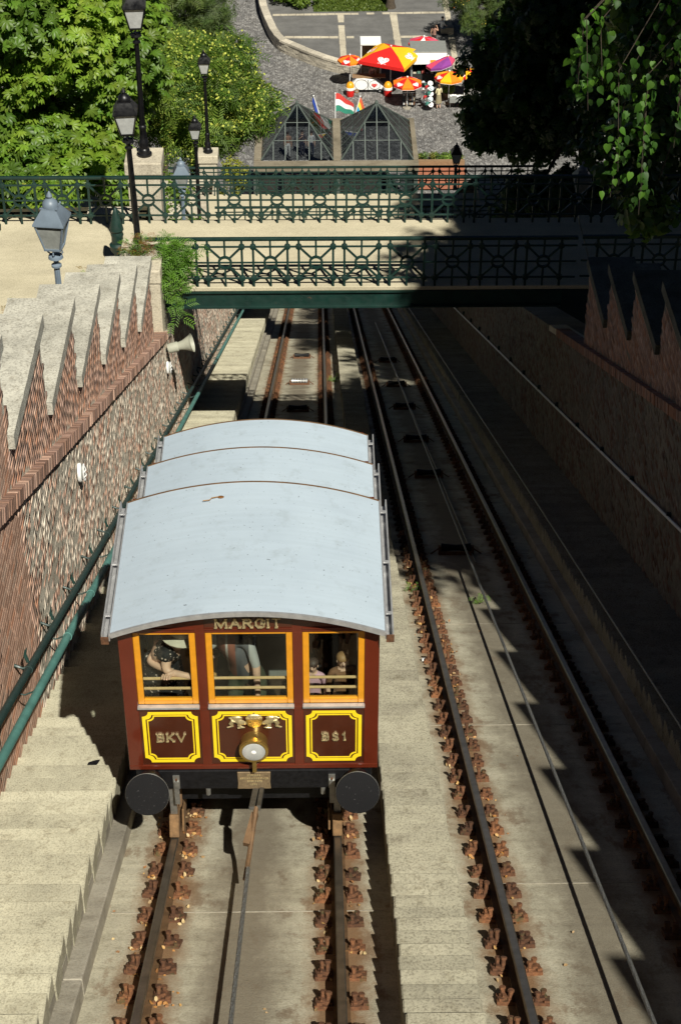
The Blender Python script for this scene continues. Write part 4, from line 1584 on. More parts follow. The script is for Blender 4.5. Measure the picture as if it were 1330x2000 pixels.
def lamp(label, x, y, z, hgt, s=1.0, post=None, top=None, glass=None, rot=0.0, lean=0.0, base=True, group="black street lamps with four-sided lanterns"):
    root = empty("street_lamp", (x, y, z), label, "street lamp", group)
    root.rotation_euler = (0, lean, 0)
    post = post or MT['black']
    zb = hgt - 0.86 * s
    q = MB()
    if base:
        q.lathe([(0.17, 0), (0.17, 0.05), (0.13, 0.07), (0.125, 0.14), (0.10, 0.17), (0.105, 0.34), (0.085, 0.38), (0.075, 0.62), (0.085, 0.65), (0.085, 0.69), (0.062, 0.72)], 18)
    else:
        q.lathe([(0.085, 0), (0.085, 0.1), (0.062, 0.13), (0.062, 0.72)], 14)
    q.build("lamp_base", post, root, True)
    q = MB()
    n = 16
    prof = [(0.058, 0.70), (0.052, zb * 0.5), (0.044, zb - 0.34 * s)]
    q.lathe(prof, n)
    for k in range(10):                                   # flutes
        a = 2 * math.pi * k / 10
        q.tube([(0.056 * math.cos(a), 0.056 * math.sin(a), 0.72), (0.043 * math.cos(a), 0.043 * math.sin(a), zb - 0.36 * s)], 0.009, 5)
    q.build("post", post, root, True)
    q = MB()
    q.lathe([(0.046, zb - 0.345 * s), (0.075 * s, zb - 0.33 * s), (0.075 * s, zb - 0.30 * s), (0.045, zb - 0.28 * s), (0.045, zb - 0.20 * s), (0.11 * s, zb - 0.19 * s), (0.10 * s, zb - 0.15 * s), (0.05 * s, zb - 0.13 * s)], 14)
    q.build("collar", post, root, True)
    lantern(root, zb, s, top or MT['black'], glass or MT['frosted'], rot)
    return root


lamp("tallest black lamp, on the square stone pedestal beside the big chestnut", -3.90, 37.0, -17.35, 3.95, 1.12, rot=rad(4))
lamp("black lamp rising from the corner of the footbridge and the sunlit wall", -3.55, 31.35, -16.55, 3.2, 1.02, rot=rad(3), lean=rad(-1.2), base=False)
lamp("slim black lamp on the smaller stone pedestal before the round leafy tree", -3.88, 58.0, -27.1, 3.75, 0.95)
lamp("small black lamp between the two bridges, in front of the yellowish tree", -3.93, 53.0, DECK2, 4.15, 0.9, base=False)
lamp("blue-grey lantern with dusty glass just behind the sunlit coping slabs", -4.47, 27.0, DECK1, 4.05, 1.18, MT['lampgrey'], MT['lampgrey'], MT['lampdark'], rad(-8), group="blue-grey lanterns")
lamp("pale blue-grey lantern half hidden behind the far railing's lattice", -3.86, 46.0, bank(46.0), 5.4, 1.0, MT['lampgrey'], MT['lampgrey'], MT['lampdark'], rad(5), group="blue-grey lanterns")
lamp("dark lantern beside the red paving right of the glass roofs", 5.25, 63, bank(63), 1.95, 0.95, base=False)
lamp("lamp standing in deep shade beneath the dark tree on the right terrace", 7.4, 46, bank(46), 5.2, 1.1, MT['lampgrey'], MT['lampgrey'], MT['lampdark'], group="blue-grey lanterns")

for lab, x, y in (("turned green newel post at the footbridge's corner", -3.98, 31.6), ("turned green newel post at the edge of the sandy terrace", -6.75, 33.45)):
    q = MB()
    root = empty("newel_post", (x, y, DECK1), lab, "newel post", "turned iron newel posts")
    q.lathe([(0.14, 0), (0.15, 0.1), (0.10, 0.14), (0.09, 0.42), (0.16, 0.52), (0.17, 0.62), (0.12, 0.66), (0.115, 0.80), (0.13, 0.84), (0.11, 0.9)], 14)
    q.build("shaft", MT['green'], root, True)
    q = MB()
    q.lathe([(0.11, 0.9), (0.14, 0.95), (0.12, 1.06), (0.085, 1.2), (0.06, 1.3), (0.03, 1.4), (0.0, 1.43)], 14)
    q.build("finial", MT['green'], root, True)

# loudspeaker and wall lights
ls = empty("loudspeaker", (XL, 30.2, -18.3), "beige horn loudspeaker on the sunlit wall just before the footbridge", "loudspeaker")
Md = Matrix.Rotation(rad(75), 4, 'Y') @ Matrix.Rotation(rad(0), 4, 'X')
MB().lathe([(0.09, 0.05), (0.10, 0.10), (0.10, 0.24), (0.08, 0.26)], 16, Md).build("driver", MT['greypl'], ls, True)
q = MB()
q.lathe([(0.08, 0.26), (0.10, 0.36), (0.16, 0.50), (0.19, 0.54), (0.18, 0.54), (0.09, 0.34)], 20, Md)
q.build("horn", MT['greypl'], ls, True)
MB().bar((0, 0, -0.03), (0.12, 0, -0.05), 0.03, 0.03).build("bracket", MT['black'], ls)


def bulkhead(label, y, n):
    root = empty("wall_light", T(XL + 0.012, y, n), label, "wall light", "oval bulkhead lights on the sunlit wall")
    root.scale = (0.7, 0.95, 0.95)
    Mx = Matrix.Rotation(rad(90), 4, 'Y')
    S = Matrix.Diagonal((1, 0.62, 1, 1))
    MB().lathe([(0.14, 0), (0.145, 0.04), (0.13, 0.06)], 20, Mx @ S).build("housing", MT['white'], root, True)
    MB().lathe([(0.115, 0.058), (0.10, 0.10), (0.05, 0.125), (0.0, 0.13)], 18, Mx @ S).build("glass", MT['lampdark'], root, True)
    q = MB()
    n_ = 20
    ring = [Vector((0.075 + 0.03, 0.078 * math.sin(2 * math.pi * k / n_), 0.125 * math.cos(2 * math.pi * k / n_))) for k in range(n_ + 1)]
    q.tube(ring, 0.012, 6)
    q.tube([(0.10, -0.08, 0.04), (0.14, 0, 0.04), (0.10, 0.08, 0.04)], 0.011, 6)
    q.tube([(0.10, -0.08, -0.04), (0.14, 0, -0.04), (0.10, 0.08, -0.04)], 0.011, 6)
    q.build("cage", MT['white'], root, True)
    q = MB()
    q.tube([(0.02, 0, -0.13), (0.03, 0.02, -0.22), (0.02, 0.12, -0.26)], 0.014, 6)
    q.build("cable", MT['black'], root, True)


bulkhead("white caged oval light on the wall beside the car's roof", 18.2, 2.62)
bulkhead("oval wall light below the loudspeaker", 30.0, 2.48)
bulkhead("oval wall light under the footbridge on the sunlit wall", 47.0, 2.35)

# ------------------------------------------------------------------ leaves
def frames(nrm, spin):
    nrm = nrm / np.linalg.norm(nrm, axis=1, keepdims=True)
    ref = np.where(np.abs(nrm[:, 2:3]) > 0.9, np.array([[1., 0, 0]]), np.array([[0, 0, 1.]]))
    u = np.cross(ref, nrm)
    u /= np.linalg.norm(u, axis=1, keepdims=True)
    w = np.cross(nrm, u)
    c, s = np.cos(spin)[:, None], np.sin(spin)[:, None]
    return u * c + w * s, -u * s + w * c, nrm


def scatter(name, P, nrm, spin, size, tv, tf, cols, mat, parent=None, smooth=False):
    """put the template (tv, tf) at every point; tv in leaf space: x along, y across, z normal"""
    a, b_, n = frames(nrm, spin)
    tv = np.asarray(tv, float)
    V = (P[:, None, :] + size[:, None, None] * (tv[None, :, 0:1] * a[:, None, :] + tv[None, :, 1:2] * b_[:, None, :] + tv[None, :, 2:3] * n[:, None, :]))
    F = (np.arange(len(P)) * len(tv))[:, None, None] + np.asarray(tf)[None]
    cc = np.repeat(cols, len(tf), axis=0)
    return put(name, big_mesh(name, V.reshape(-1, 3), F.reshape(-1, F.shape[2]), mat, cc, smooth), parent)


def blade(L=1.0, W=0.3, x0=0.0, ang=0.0, droop=0.15, fold=0.08, w2=0.84):
    """one leaf blade: folded along its midrib, tip drooping; w2 = width near the tip relative to the base half"""
    h, g = W / 2, W / 2 * w2
    pts = [(0, 0, 0), (0.33, h, fold), (0.33, 0, 0), (0.33, -h, fold), (0.75, g, fold * 0.7 - droop * .4), (0.75, 0, -droop * .4), (0.75, -g, fold * .7 - droop * .4), (1, 0, -droop)]
    c, s = math.cos(ang), math.sin(ang)
    v = [(x0 * c + L * (p[0] * c) - L * p[1] * s, x0 * s + L * p[0] * s + L * p[1] * c, p[2] * L) for p in pts]
    f = [(0, 2, 1, 1), (0, 3, 2, 2), (1, 2, 5, 4), (2, 3, 6, 5), (4, 5, 7, 7), (5, 6, 7, 7)]
    return v, f


def join_blades(bl):
    V, F = [], []
    for v, f in bl:
        o = len(V)
        V += v
        F += [tuple(i + o for i in t) for t in f]
    # degenerate quads to triangles: split everything into triangles
    Tn = []
    for t in F:
        if t[2] == t[3]:
            Tn.append(t[:3])
        else:
            Tn.append((t[0], t[1], t[2]))
            Tn.append((t[0], t[2], t[3]))
    return V, Tn


PALM = join_blades([blade(1.0 - 0.10 * abs(k), 0.24, 0.02, rad(34 * k), 0.30, 0.06, 1.55) for k in (-3, -2, -1, 0, 1, 2, 3)])
PINN = join_blades([blade(0.30, 0.14, 0.16 + 0.17 * k, rad(55 * s), 0.05) for k in range(5) for s in (-1, 1)] and
                   [tuple(([(p[0] + 0.16 * k, p[1], p[2] - 0.03 * k * k * 0.4) for p in blade(0.36, 0.15, 0.0, rad(55 * s), 0.05)[0]], blade(0.36, 0.15)[1])) for k in range(5) for s in (-1, 1)])
SIMPLE = join_blades([blade(1.0, 0.62, 0.0, 0.0, 0.2, 0.1)])
HO = [(0.0, 0.0), (-0.06, 0.17), (0.06, 0.33), (0.27, 0.40), (0.50, 0.33), (0.74, 0.17), (1.0, 0.0)]
HEART = ([(x, y, 0.25 * y - 0.22 * max(0, x) ** 2) for x, y in HO] + [(x, -y, 0.25 * y - 0.22 * max(0, x) ** 2) for x, y in HO[1:-1]] + [(0.3, 0, -0.02), (0.65, 0, -0.09)],
         [(0, 12, 1), (1, 12, 2), (2, 12, 3), (3, 12, 13), (3, 13, 4), (4, 13, 5), (5, 13, 6), (0, 7, 12), (7, 8, 12), (8, 9, 12), (9, 13, 12), (9, 10, 13), (10, 11, 13), (11, 6, 13)])


def crown_points(clumps, N, inner=0.55):
    w = np.array([c[3] ** 2 for c in clumps])
    idx = RN.choice(len(clumps), N, p=w / w.sum())
    C = np.array([c[:3] for c in clumps])[idx]
    r = np.array([c[3] for c in clumps])[idx]
    d = RN.normal(size=(N, 3))
    d /= np.linalg.norm(d, axis=1, keepdims=True)
    k = inner + (1.05 - inner) * RN.random(N) ** 0.6
    P = C + d * (r * k)[:, None] * np.array([1, 1, 0.8])
    return P, d, idx


def make_clumps(c, r, n, rr, up=0.0):
    out = []
    for _ in range(n):
        d = np.array([R.gauss(0, 1), R.gauss(0, 1), R.gauss(0, 1)])
        d /= np.linalg.norm(d)
        if d[2] < -0.55:
            d[2] *= -0.5
        k = R.uniform(0.55, 1.0)
        out.append((c[0] + d[0] * r[0] * k, c[1] + d[1] * r[1] * k, c[2] + d[2] * r[2] * k, R.uniform(*rr)))
    return out


def trunk_parts(root, base, top, r0, clumps, nl=9):
    """tapered trunk with limbs reaching the clumps, in the tree's own space"""
    q = MB()
    base, top = Vector(base), Vector(top)
    mid = base.lerp(top, 0.5) + Vector((R.uniform(-.3, .3), R.uniform(-.3, .3), 0))
    q.tube([base, base + Vector((0, 0, 0.3)), mid, top], [r0 * 1.4, r0, r0 * 0.8, r0 * 0.45], 9)
    for c in R.sample(clumps, min(nl, len(clumps))):
        a = mid.lerp(top, R.random())
        e = Vector(c[:3])
        m = a.lerp(e, 0.5) + Vector((0, 0, R.uniform(0, 0.4)))
        q.tube([a, m, e], [r0 * 0.38, r0 * 0.22, r0 * 0.08], 6)
    return q.build("trunk", MT['bark'], root, True)


def tree(name, label, base, clumps, N, templ, size, pal, mat=None, r0=0.22, pods=None, cat="tree", group=None, out=0.7, up=0.5, spread=0.55, inner=0.55, trunk=True, nl=9):
    root = empty(name, base, label, cat, group)
    cl = [(c[0] - base[0], c[1] - base[1], c[2] - base[2], c[3]) for c in clumps]
    zt = max(c[2] for c in cl)
    if trunk:
        mx = sum(c[0] for c in cl) / len(cl)
        my = sum(c[1] for c in cl) / len(cl)
        mz = sum(c[2] for c in cl) / len(cl)
        trunk_parts(root, (0, 0, 0), (mx, my, mz + (zt - mz) * 0.4), r0, cl, nl)
    P, d, idx = crown_points(cl, N, inner)
    nr = d * out + np.array([0, 0, up]) + RN.normal(size=P.shape) * spread
    cb = np.array([pal[R.randrange(len(pal))] for _ in range(len(cl))])[idx]
    cols = cb * RN.uniform(0.7, 1.3, (N, 1)) * RN.uniform(0.92, 1.08, (N, 3))
    # leaves hang outwards: the long axis points away from the clump centre and down
    scatter("crown", P, nr, RN.uniform(0, 2 * math.pi, N), RN.uniform(size[0], size[1], N), templ[0], templ[1], cols, mat or MT['leaf'], root)
    if pods:
        n2, sz, pc = pods
        P2, d2, _ = crown_points(cl, n2, 0.92)
        keep = d2[:, 2] > -0.2
        P2, d2 = P2[keep], d2[keep]
        # pods grow in loose sprays
        P2 = np.repeat(P2, 7, axis=0) + RN.normal(size=(len(P2) * 7, 3)) * sz * 1.6
        d2 = np.repeat(d2, 7, axis=0) + RN.normal(size=P2.shape) * 0.9
        c2 = np.array(pc)[RN.randint(0, len(pc), len(P2))] * RN.uniform(0.8, 1.2, (len(P2), 1))
        pd = scatter("seed_pods", P2, d2, RN.uniform(0, 6.28, len(P2)), RN.uniform(0.7, 1.3, len(P2)) * sz, SIMPLE[0], SIMPLE[1], c2, MT['pod'], root)
        stuff(pd)
    return root


G_CH = [(0.156, 0.244, 0.025), (0.125, 0.206, 0.022), (0.188, 0.281, 0.031), (0.094, 0.169, 0.02)]
G_GR = [(0.125, 0.206, 0.027), (0.1, 0.175, 0.025), (0.163, 0.244, 0.035), (0.088, 0.15, 0.025)]
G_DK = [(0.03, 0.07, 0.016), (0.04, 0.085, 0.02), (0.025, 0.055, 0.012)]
G_OL = [(0.106, 0.156, 0.037), (0.125, 0.175, 0.044), (0.088, 0.131, 0.037)]
POD = [(0.432, 0.48, 0.072), (0.552, 0.576, 0.108), (0.312, 0.384, 0.06)]

cl = make_clumps((-7.3, 45.5, -18.6), (3.2, 2.6, 4.6), 58, (0.65, 1.1)) + make_clumps((-6.6, 43.2, -21.0), (1.8, 1.2, 1.6), 12, (0.6, 0.9)) + make_clumps((-7.4, 44.3, -20.6), (2.2, 1.2, 1.5), 22, (0.6, 0.95))
tree("chestnut_tree", "big sunlit chestnut tree with palmate leaves behind the terrace railing", (-7.6, 46.3, bank(46.3)), cl, 17000, PALM, (0.18, 0.29), G_CH, r0=0.28, pods=(60, 0.07, [(0.35, 0.36, 0.05)]), out=0.5, up=0.75, spread=0.45, inner=0.6)
cl = make_clumps((-4.75, 63.5, -27.6), (2.5, 2.3, 3.0), 46, (0.55, 1.0)) + make_clumps((-2.9, 64.5, -28.9), (1.1, 1.2, 1.5), 14, (0.45, 0.75))
tree("golden_rain_tree", "round leafy tree dotted with yellowish seed pods beside the glass roofs", (-4.8, 64.0, bank(64)), cl, 6500, PINN, (0.5, 0.75), G_GR, pods=(2600, 0.10, POD), inner=0.6)
cl = make_clumps((-7.2, 60.0, -25.2), (2.0, 2.0, 3.6), 30, (0.6, 1.05))
tree("golden_rain_tree", "yellow-green tree with pale pods between the chestnut and the round leafy tree", (-7.2, 60.5, bank(60)), cl, 4800, PINN, (0.5, 0.75), G_GR, pods=(1500, 0.10, POD), inner=0.6)
cl = make_clumps((-7.8, 83, -31.5), (3.4, 2.6, 3.8), 40, (0.8, 1.3))
tree("willow_tree", "feathery olive tree beside the cobbled road", (-8.0, 83, bank(83)), cl, 9000, PINN, (0.5, 0.7), G_OL, inner=0.55)
cl = make_clumps((-10.5, 56, -21.5), (3.0, 2.5, 5.0), 34, (0.9, 1.4))
tree("chestnut_tree", "darker chestnut tree crowding behind the big sunlit one", (-10.5, 56.5, bank(56)), cl, 6000, PALM, (0.22, 0.36), G_CH[:2] + G_DK[:1], inner=0.55)
cl = make_clumps((-5.3, 50.5, -25.8), (1.6, 1.4, 1.6), 16, (0.45, 0.8))
tree("leafy_shrub", "leafy bush beneath the chestnut behind the stone pedestal", (-5.4, 50.5, DECK2), cl, 3600, SIMPLE, (0.10, 0.17), G_GR, cat="shrub", r0=0.06, inner=0.5)
cl = make_clumps((-3.1, 60.2, -29.3), (0.45, 0.5, 0.9), 9, (0.3, 0.45))
tree("leafy_shrub", "small golden-leaved bush beside the slim lamp's pedestal", (-3.1, 60.3, rl(60.3) + 3.1), cl, 1500, SIMPLE, (0.07, 0.12), [(0.22, 0.24, 0.03), (0.28, 0.28, 0.04)], cat="shrub", r0=0.04, inner=0.4)
# right bank: the dark tree over the plaza, the lit tree above it
cl = make_clumps((9.0, 52, -20.6), (3.3, 3.0, 5.6), 56, (0.8, 1.4)) + make_clumps((6.4, 53, -22.8), (1.7, 1.6, 3.4), 26, (0.5, 0.9)) + make_clumps((8.6, 50, -25.6), (3.2, 1.6, 2.0), 34, (0.6, 1.0)) + make_clumps((6.3, 52.5, -24.0), (1.5, 1.3, 2.2), 22, (0.5, 0.8))
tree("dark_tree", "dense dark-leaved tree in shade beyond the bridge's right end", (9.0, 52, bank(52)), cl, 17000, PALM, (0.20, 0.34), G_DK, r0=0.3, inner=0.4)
cl = make_clumps((9.2, 40, -15.8), (2.6, 2.2, 3.2), 34, (0.6, 1.0))
tree("golden_rain_tree", "tree with bright pod clusters hanging above the shaded terrace", (9.8, 40.5, bank(40)), cl, 6500, PINN, (0.3, 0.42), G_DK + G_GR[:1], pods=(160, 0.06, POD), inner=0.5)
cl = make_clumps((9.8, 44.0, -20.2), (3.0, 1.8, 3.0), 44, (0.6, 1.1))
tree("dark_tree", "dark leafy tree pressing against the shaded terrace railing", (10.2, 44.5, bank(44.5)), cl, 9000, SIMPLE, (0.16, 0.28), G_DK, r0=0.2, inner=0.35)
cl = make_clumps((11.6, 117, -44.2), (3.0, 2.6, 2.6), 30, (0.6, 1.0))
tree("flowering_tree", "olive-green tree with orange flowers at the plaza's far edge", (11.8, 117.5, PLAZA), cl, 6500, PINN, (0.36, 0.55), G_OL, pods=(90, 0.10, [(0.55, 0.16, 0.02), (0.5, 0.4, 0.05)]), inner=0.5)
# tall trees on the right bank that shade the empty track and the bridge
for i, (c, r, n, N, lab) in enumerate((((8.9, 12.0, 0.3), (3.4, 3.4, 2.8), 44, 10000, "tall linden on the right bank whose leafy twigs hang into view"),
                                       ((10.2, 20.0, -2.8), (4.2, 3.8, 3.0), 50, 13000, "broad linden shading the right battlement"),
                                       ((12.0, 30.0, -5.0), (4.4, 4.0, 3.8), 46, 11000, "broad linden shading the bridge's right end"),
                                       ((14.0, 38.0, -6.5), (5.2, 4.4, 4.4), 46, 10000, "tall linden shading the dark tree below it"),
                                       ((19.0, 27.0, 1.5), (5.5, 6.0, 4.5), 46, 9000, "tallest linden at the back of the right bank"))):
    cl = make_clumps(c, r, n, (0.9, 1.6))
    if i == 1:
        cl += make_clumps((8.3, 17.4, -3.2), (2.6, 2.6, 1.8), 22, (0.7, 1.2))
    if i == 0:
        cl += make_clumps((5.6, 10.6, 1.3), (1.3, 1.6, 0.7), 12, (0.5, 0.8))
    tree("linden_tree", lab, (c[0] + 1.2, c[1], bank(c[1])), cl, N, SIMPLE, (0.30, 0.5), G_DK + G_GR[:1], r0=0.3, inner=0.3, group="lindens on the right bank")

# dim outer boughs of the lindens drooping over the right battlement
cl = make_clumps((4.75, 23.6, -11.3), (0.45, 1.2, 1.3), 16, (0.28, 0.5)) + make_clumps((5.0, 25.0, -10.2), (0.5, 1.0, 1.2), 12, (0.3, 0.55)) + make_clumps((4.4, 22.6, -8.9), (0.5, 0.8, 0.5), 8, (0.3, 0.5))
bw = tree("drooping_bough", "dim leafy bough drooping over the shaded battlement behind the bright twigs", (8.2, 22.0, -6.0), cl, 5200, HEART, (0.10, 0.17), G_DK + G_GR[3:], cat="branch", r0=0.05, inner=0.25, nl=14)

# ------------------------------------------------------------------ twigs hanging into view from the linden
tw = empty("hanging_twigs", (8.5, 13.5, -2.2), "slender twigs of heart-shaped light green leaves hanging down at the right edge", "branch")
q = MB()
o0 = Vector(tw.location)
LP, LN, LS, LC_ = [], [], [], []
TWIGS = [(2.02, 13.0, -5.0, 0.75), (2.16, 13.2, -5.1, 0.55), (2.08, 13.5, -5.2, 0.6), (2.55, 14.4, -6.0, 0.9), (2.68, 14.6, -6.1, 1.15), (2.78, 14.3, -6.0, 1.3), (2.88, 14.8, -6.1, 1.35), (2.98, 13.9, -5.5, 0.7), (3.0, 15.4, -6.2, 1.0),
         (2.35, 15.2, -6.0, 0.5), (3.12, 14.6, -5.6, 1.2)]
for (x, y, z, L) in TWIGS:
    top = Vector((x + R.uniform(0.4, 0.9), y, z + 0.9))
    br = Vector((5.6, y + 0.2, z + 2.2))
    mid = Vector((x, y, z))
    tip = Vector((x + R.uniform(-0.08, 0.08), y + R.uniform(-0.1, 0.1), z - L))
    q.tube([o0 * 0, br - o0, top - o0, mid - o0, tip - o0], [0.03, 0.010, 0.006, 0.004, 0.002], 5)
    n = int((L + 0.9) * 20)
    for k in range(n):
        t = k / n
        p = mid.lerp(tip, (t - 0.3) / 0.7) if t > 0.3 else top.lerp(mid, t / 0.3)
        p = p + Vector((R.gauss(0, 0.045), R.gauss(0, 0.07), R.gauss(0, 0.03)))
        LP.append(tuple(p - o0))
        LN.append((R.gauss(0, 0.6), R.gauss(-0.7, 0.5), R.gauss(0.35, 0.4)))
        LS.append(R.uniform(0.05, 0.095))
        LC_.append(R.choice([(0.05, 0.13, 0.012), (0.035, 0.095, 0.01), (0.075, 0.17, 0.016), (0.025, 0.07, 0.009)]))
q.build("twig", MT['bark'], tw, True)
# every leaf hangs tip down: the blade's long axis is the steepest line in its plane
LN = np.array(LN)
LN /= np.linalg.norm(LN, axis=1, keepdims=True)
P = np.array(LP)
scatter("leaves", P, LN, np.full(len(P), -math.pi / 2) + RN.normal(size=len(P)) * 0.35, np.array(LS), HEART[0], HEART[1], np.array(LC_) * RN.uniform(0.75, 1.25, (len(P), 1)), MT['leafshine'], tw)


def fern(label, base, sprays, N, size, pal, spread):
    root = empty("wall_shrub", base, label, "shrub", "self-seeded shrubs on the wall's end")
    q = MB()
    Ps, Ns, Sp = [], [], []
    for (dx, dy, dz) in sprays:
        e = Vector((dx, dy, dz))
        m = e * 0.5 + Vector((0, 0, 0.08))
        q.tube([(0, 0, 0), m, e], [0.014, 0.009, 0.004], 5)
        for k in range(N // len(sprays)):
            t = R.uniform(0.15, 1.05)
            p = (m * (t / 0.5) if t < 0.5 else m.lerp(e, (t - 0.5) / 0.5)) + Vector((R.gauss(0, spread), R.gauss(0, spread), R.gauss(0, spread)))
            Ps.append(tuple(p))
            Ns.append((e.x * 0.4 + R.gauss(0, 0.35), e.y * 0.4 + R.gauss(0, 0.35) - 0.25, 0.8))
    q.build("stem", MT['bark'], root, True)
    n = len(Ps)
    cols = np.array([R.choice(pal) for _ in range(n)]) * RN.uniform(0.75, 1.25, (n, 1))
    scatter("foliage", np.array(Ps), np.array(Ns), RN.uniform(0, 6.28, n), RN.uniform(size * 0.7, size * 1.3, n), PINN[0], PINN[1], cols, MT['leaf'], root)
    return root


SH = [(0.10, 0.21, 0.02), (0.08, 0.17, 0.018), (0.13, 0.25, 0.03)]
SH2 = SH + [(0.20, 0.13, 0.03), (0.24, 0.10, 0.03)]
fern("bright green shrub hanging over the wall at the bridge's left end", (-2.98, 30.9, -16.6), [(0.35, -0.25, 0.25), (0.42, -0.2, -0.2), (0.3, -0.35, -0.55), (0.12, -0.35, 0.35), (0.22, -0.45, -0.95), (0.05, -0.3, -0.5), (0.5, -0.1, 0.1), (0.3, -0.3, 0.0), (0.1, -0.5, -0.75)], 300, 0.26, SH, 0.10)
fern("low fern-like shrub on the stone block at the foot of the corner lamp", (-3.5, 30.75, -16.5), [(0.2, -0.1, 0.35), (-0.2, -0.1, 0.3), (0.05, -0.2, 0.45), (0.3, 0.0, 0.2), (-0.3, 0, 0.15)], 130, 0.15, SH2, 0.07)
fern("small reddish shrub on the terrace behind the last coping slab", (-4.15, 29.7, -16.6), [(-0.3, 0, 0.2), (0.2, 0.0, 0.25), (0.0, -0.1, 0.3), (-0.1, 0.1, 0.35)], 80, 0.15, SH2, 0.08)
fern("small weed at the sandy terrace's sunlit edge", (-5.9, 29.2, DECK1), [(0.15, 0, 0.5), (-0.2, 0, 0.4), (0.05, 0.1, 0.6)], 50, 0.14, SH2, 0.06)
fern("little weed sprouting from the empty track bed", (2.28, 20.1, rl(20.1) - 0.2), [(0.12, -0.05, 0.1), (-0.12, 0, 0.08), (0.05, 0.1, 0.12)], 26, 0.08, SH, 0.03)
fern("tuft of weeds beside the inner rail of the empty track", (1.36, 20.8, rl(20.8) - 0.2), [(0.08, -0.05, 0.08), (-0.08, 0, 0.07)], 20, 0.07, SH, 0.03)
fern("tuft of weeds beside the middle steps under the bridge", (0.38, 45.3, rl(45.3) - 0.2), [(0.15, 0, 0.1), (-0.1, 0, 0.1)], 22, 0.12, SH, 0.05)

# dead leaves blown against the rail clips and into corners
LP, LN, LS, LC_ = [], [], [], []
DRY = [(0.34, 0.16, 0.045), (0.42, 0.25, 0.09), (0.22, 0.10, 0.035), (0.46, 0.34, 0.17), (0.16, 0.08, 0.03), (0.26, 0.17, 0.08)]
for (x, y) in CLIPS:
    if y > 26 or x > 2.5:
        continue
    m = R.choice([3, 6, 10, 16]) if x < -1 else R.choice([0, 1, 3, 6])
    for _ in range(m):
        p = T(x + R.gauss(0, 0.045), y - 0.10 + R.gauss(0, 0.035), NB + R.uniform(0.008, 0.04))
        LP.append(tuple(p))
for _ in range(80):
    x = R.choice([R.uniform(-1.8, 0.5), R.uniform(-1.8, -1.5), R.uniform(1.15, 2.6)])
    LP.append(tuple(T(x, R.uniform(7.5, 24), NB + 0.01)))
n = len(LP)
LN = np.array([(0, -SL, 1.0)] * n) + RN.normal(size=(n, 3)) * 0.45
cols = np.array([R.choice(DRY) for _ in range(n)])
stuff(scatter("leaf_litter", np.array(LP), LN, RN.uniform(0, 6.28, n), RN.uniform(0.02, 0.048, n), SIMPLE[0], SIMPLE[1], cols, MT['dryleaf']))["label"] = "scattered dry orange leaves along the rails"

q = MB()
q.obox(Matrix.Rotation(-ANG, 4, 'X') @ Matrix.Rotation(0.2, 4, 'Z'), 0.10, 0.055, 0.03, 0)
tag(q.build("litter_box", MT['white'], loc=T(1.32, 17.35, NB + 0.03)), "small crushed white packet lying beside the inner rail", "packet")
# tar patches on the sunlit steps
for lab, pts, y in (("long tar patch on the sunlit steps", [(-0.16, -0.02), (-0.03, 0.03), (0.10, 0.075), (0.13, 0.10), (0.09, 0.03), (0.02, 0.0), (0.0, -0.03), (-0.03, -0.01)], (-2.60, 12.37)),
                    ("ragged tar patch higher on the sunlit steps", [(-0.09, -0.08), (-0.04, -0.02), (-0.02, 0.05), (0.05, 0.08), (0.09, 0.085), (0.07, 0.03), (0.03, -0.02), (-0.03, -0.04)], (-2.30, 12.72))):
    st = math.floor((y[1] - 6.2) / 0.29) * 0.29 + 6.2
    z = rl(st + 0.29) + 0.24 + 0.0105 * st
    MBq = MB()
    MBq.prism(pts, 0.0, 0.006)
    tag(MBq.build("tar_patch", MT['blackframe'], loc=(y[0], st + 0.14, z + 0.008)), lab, "tar patch")

# ------------------------------------------------------------------ lower station with two glass pyramids
def pyramid(cx, label_extra):
    root = bpy.data.objects.new("glass_pyramid", None)
    COL.objects.link(root)
    hw, y0, y1, zb, za = 1.93, 88.6, 93.6, -41.9, -39.75
    ap = Vector((cx, (y0 + y1) / 2, za))
    cs = [Vector((cx - hw, y0, zb)), Vector((cx + hw, y0, zb)), Vector((cx + hw, y1, zb)), Vector((cx - hw, y1, zb))]
    for i in range(4):
        a, c = cs[i], cs[(i + 1) % 4]
        g = MB()
        nrm = (c - a).cross(ap - a).normalized() * 0.012
        g.add([a + nrm, c + nrm, ap + nrm, a - nrm, c - nrm, ap - nrm], [(0, 1, 2), (5, 4, 3)])
        fc = g.build("glazing", MT['roofglass'], root)
        n = 6
        for k in range(1, n):
            p = a.lerp(c, k / n)
            t = 1 - abs(k / n - 0.5) * 2
            e = p.lerp(ap if k == n // 2 else (a if k < n / 2 else c).lerp(ap, t), 1.0)
            MB().bar(p, e, 0.045, 0.05, up=nrm).build("glazing_bar", MT['greenframe'], fc)
        for t in (0.34, 0.66):
            MB().bar(a.lerp(ap, t), c.lerp(ap, t), 0.03, 0.035, up=nrm).build("purlin", MT['greenframe'], fc)
        MB().bar(a, ap, 0.075, 0.08).build("hip_bar", MT['greenframe'], root)
    MB().lathe([(0.1, -0.03), (0.1, 0.06), (0.03, 0.2)], 8, Matrix.Translation(ap)).build("finial", MT['greenframe'], root)
    return root


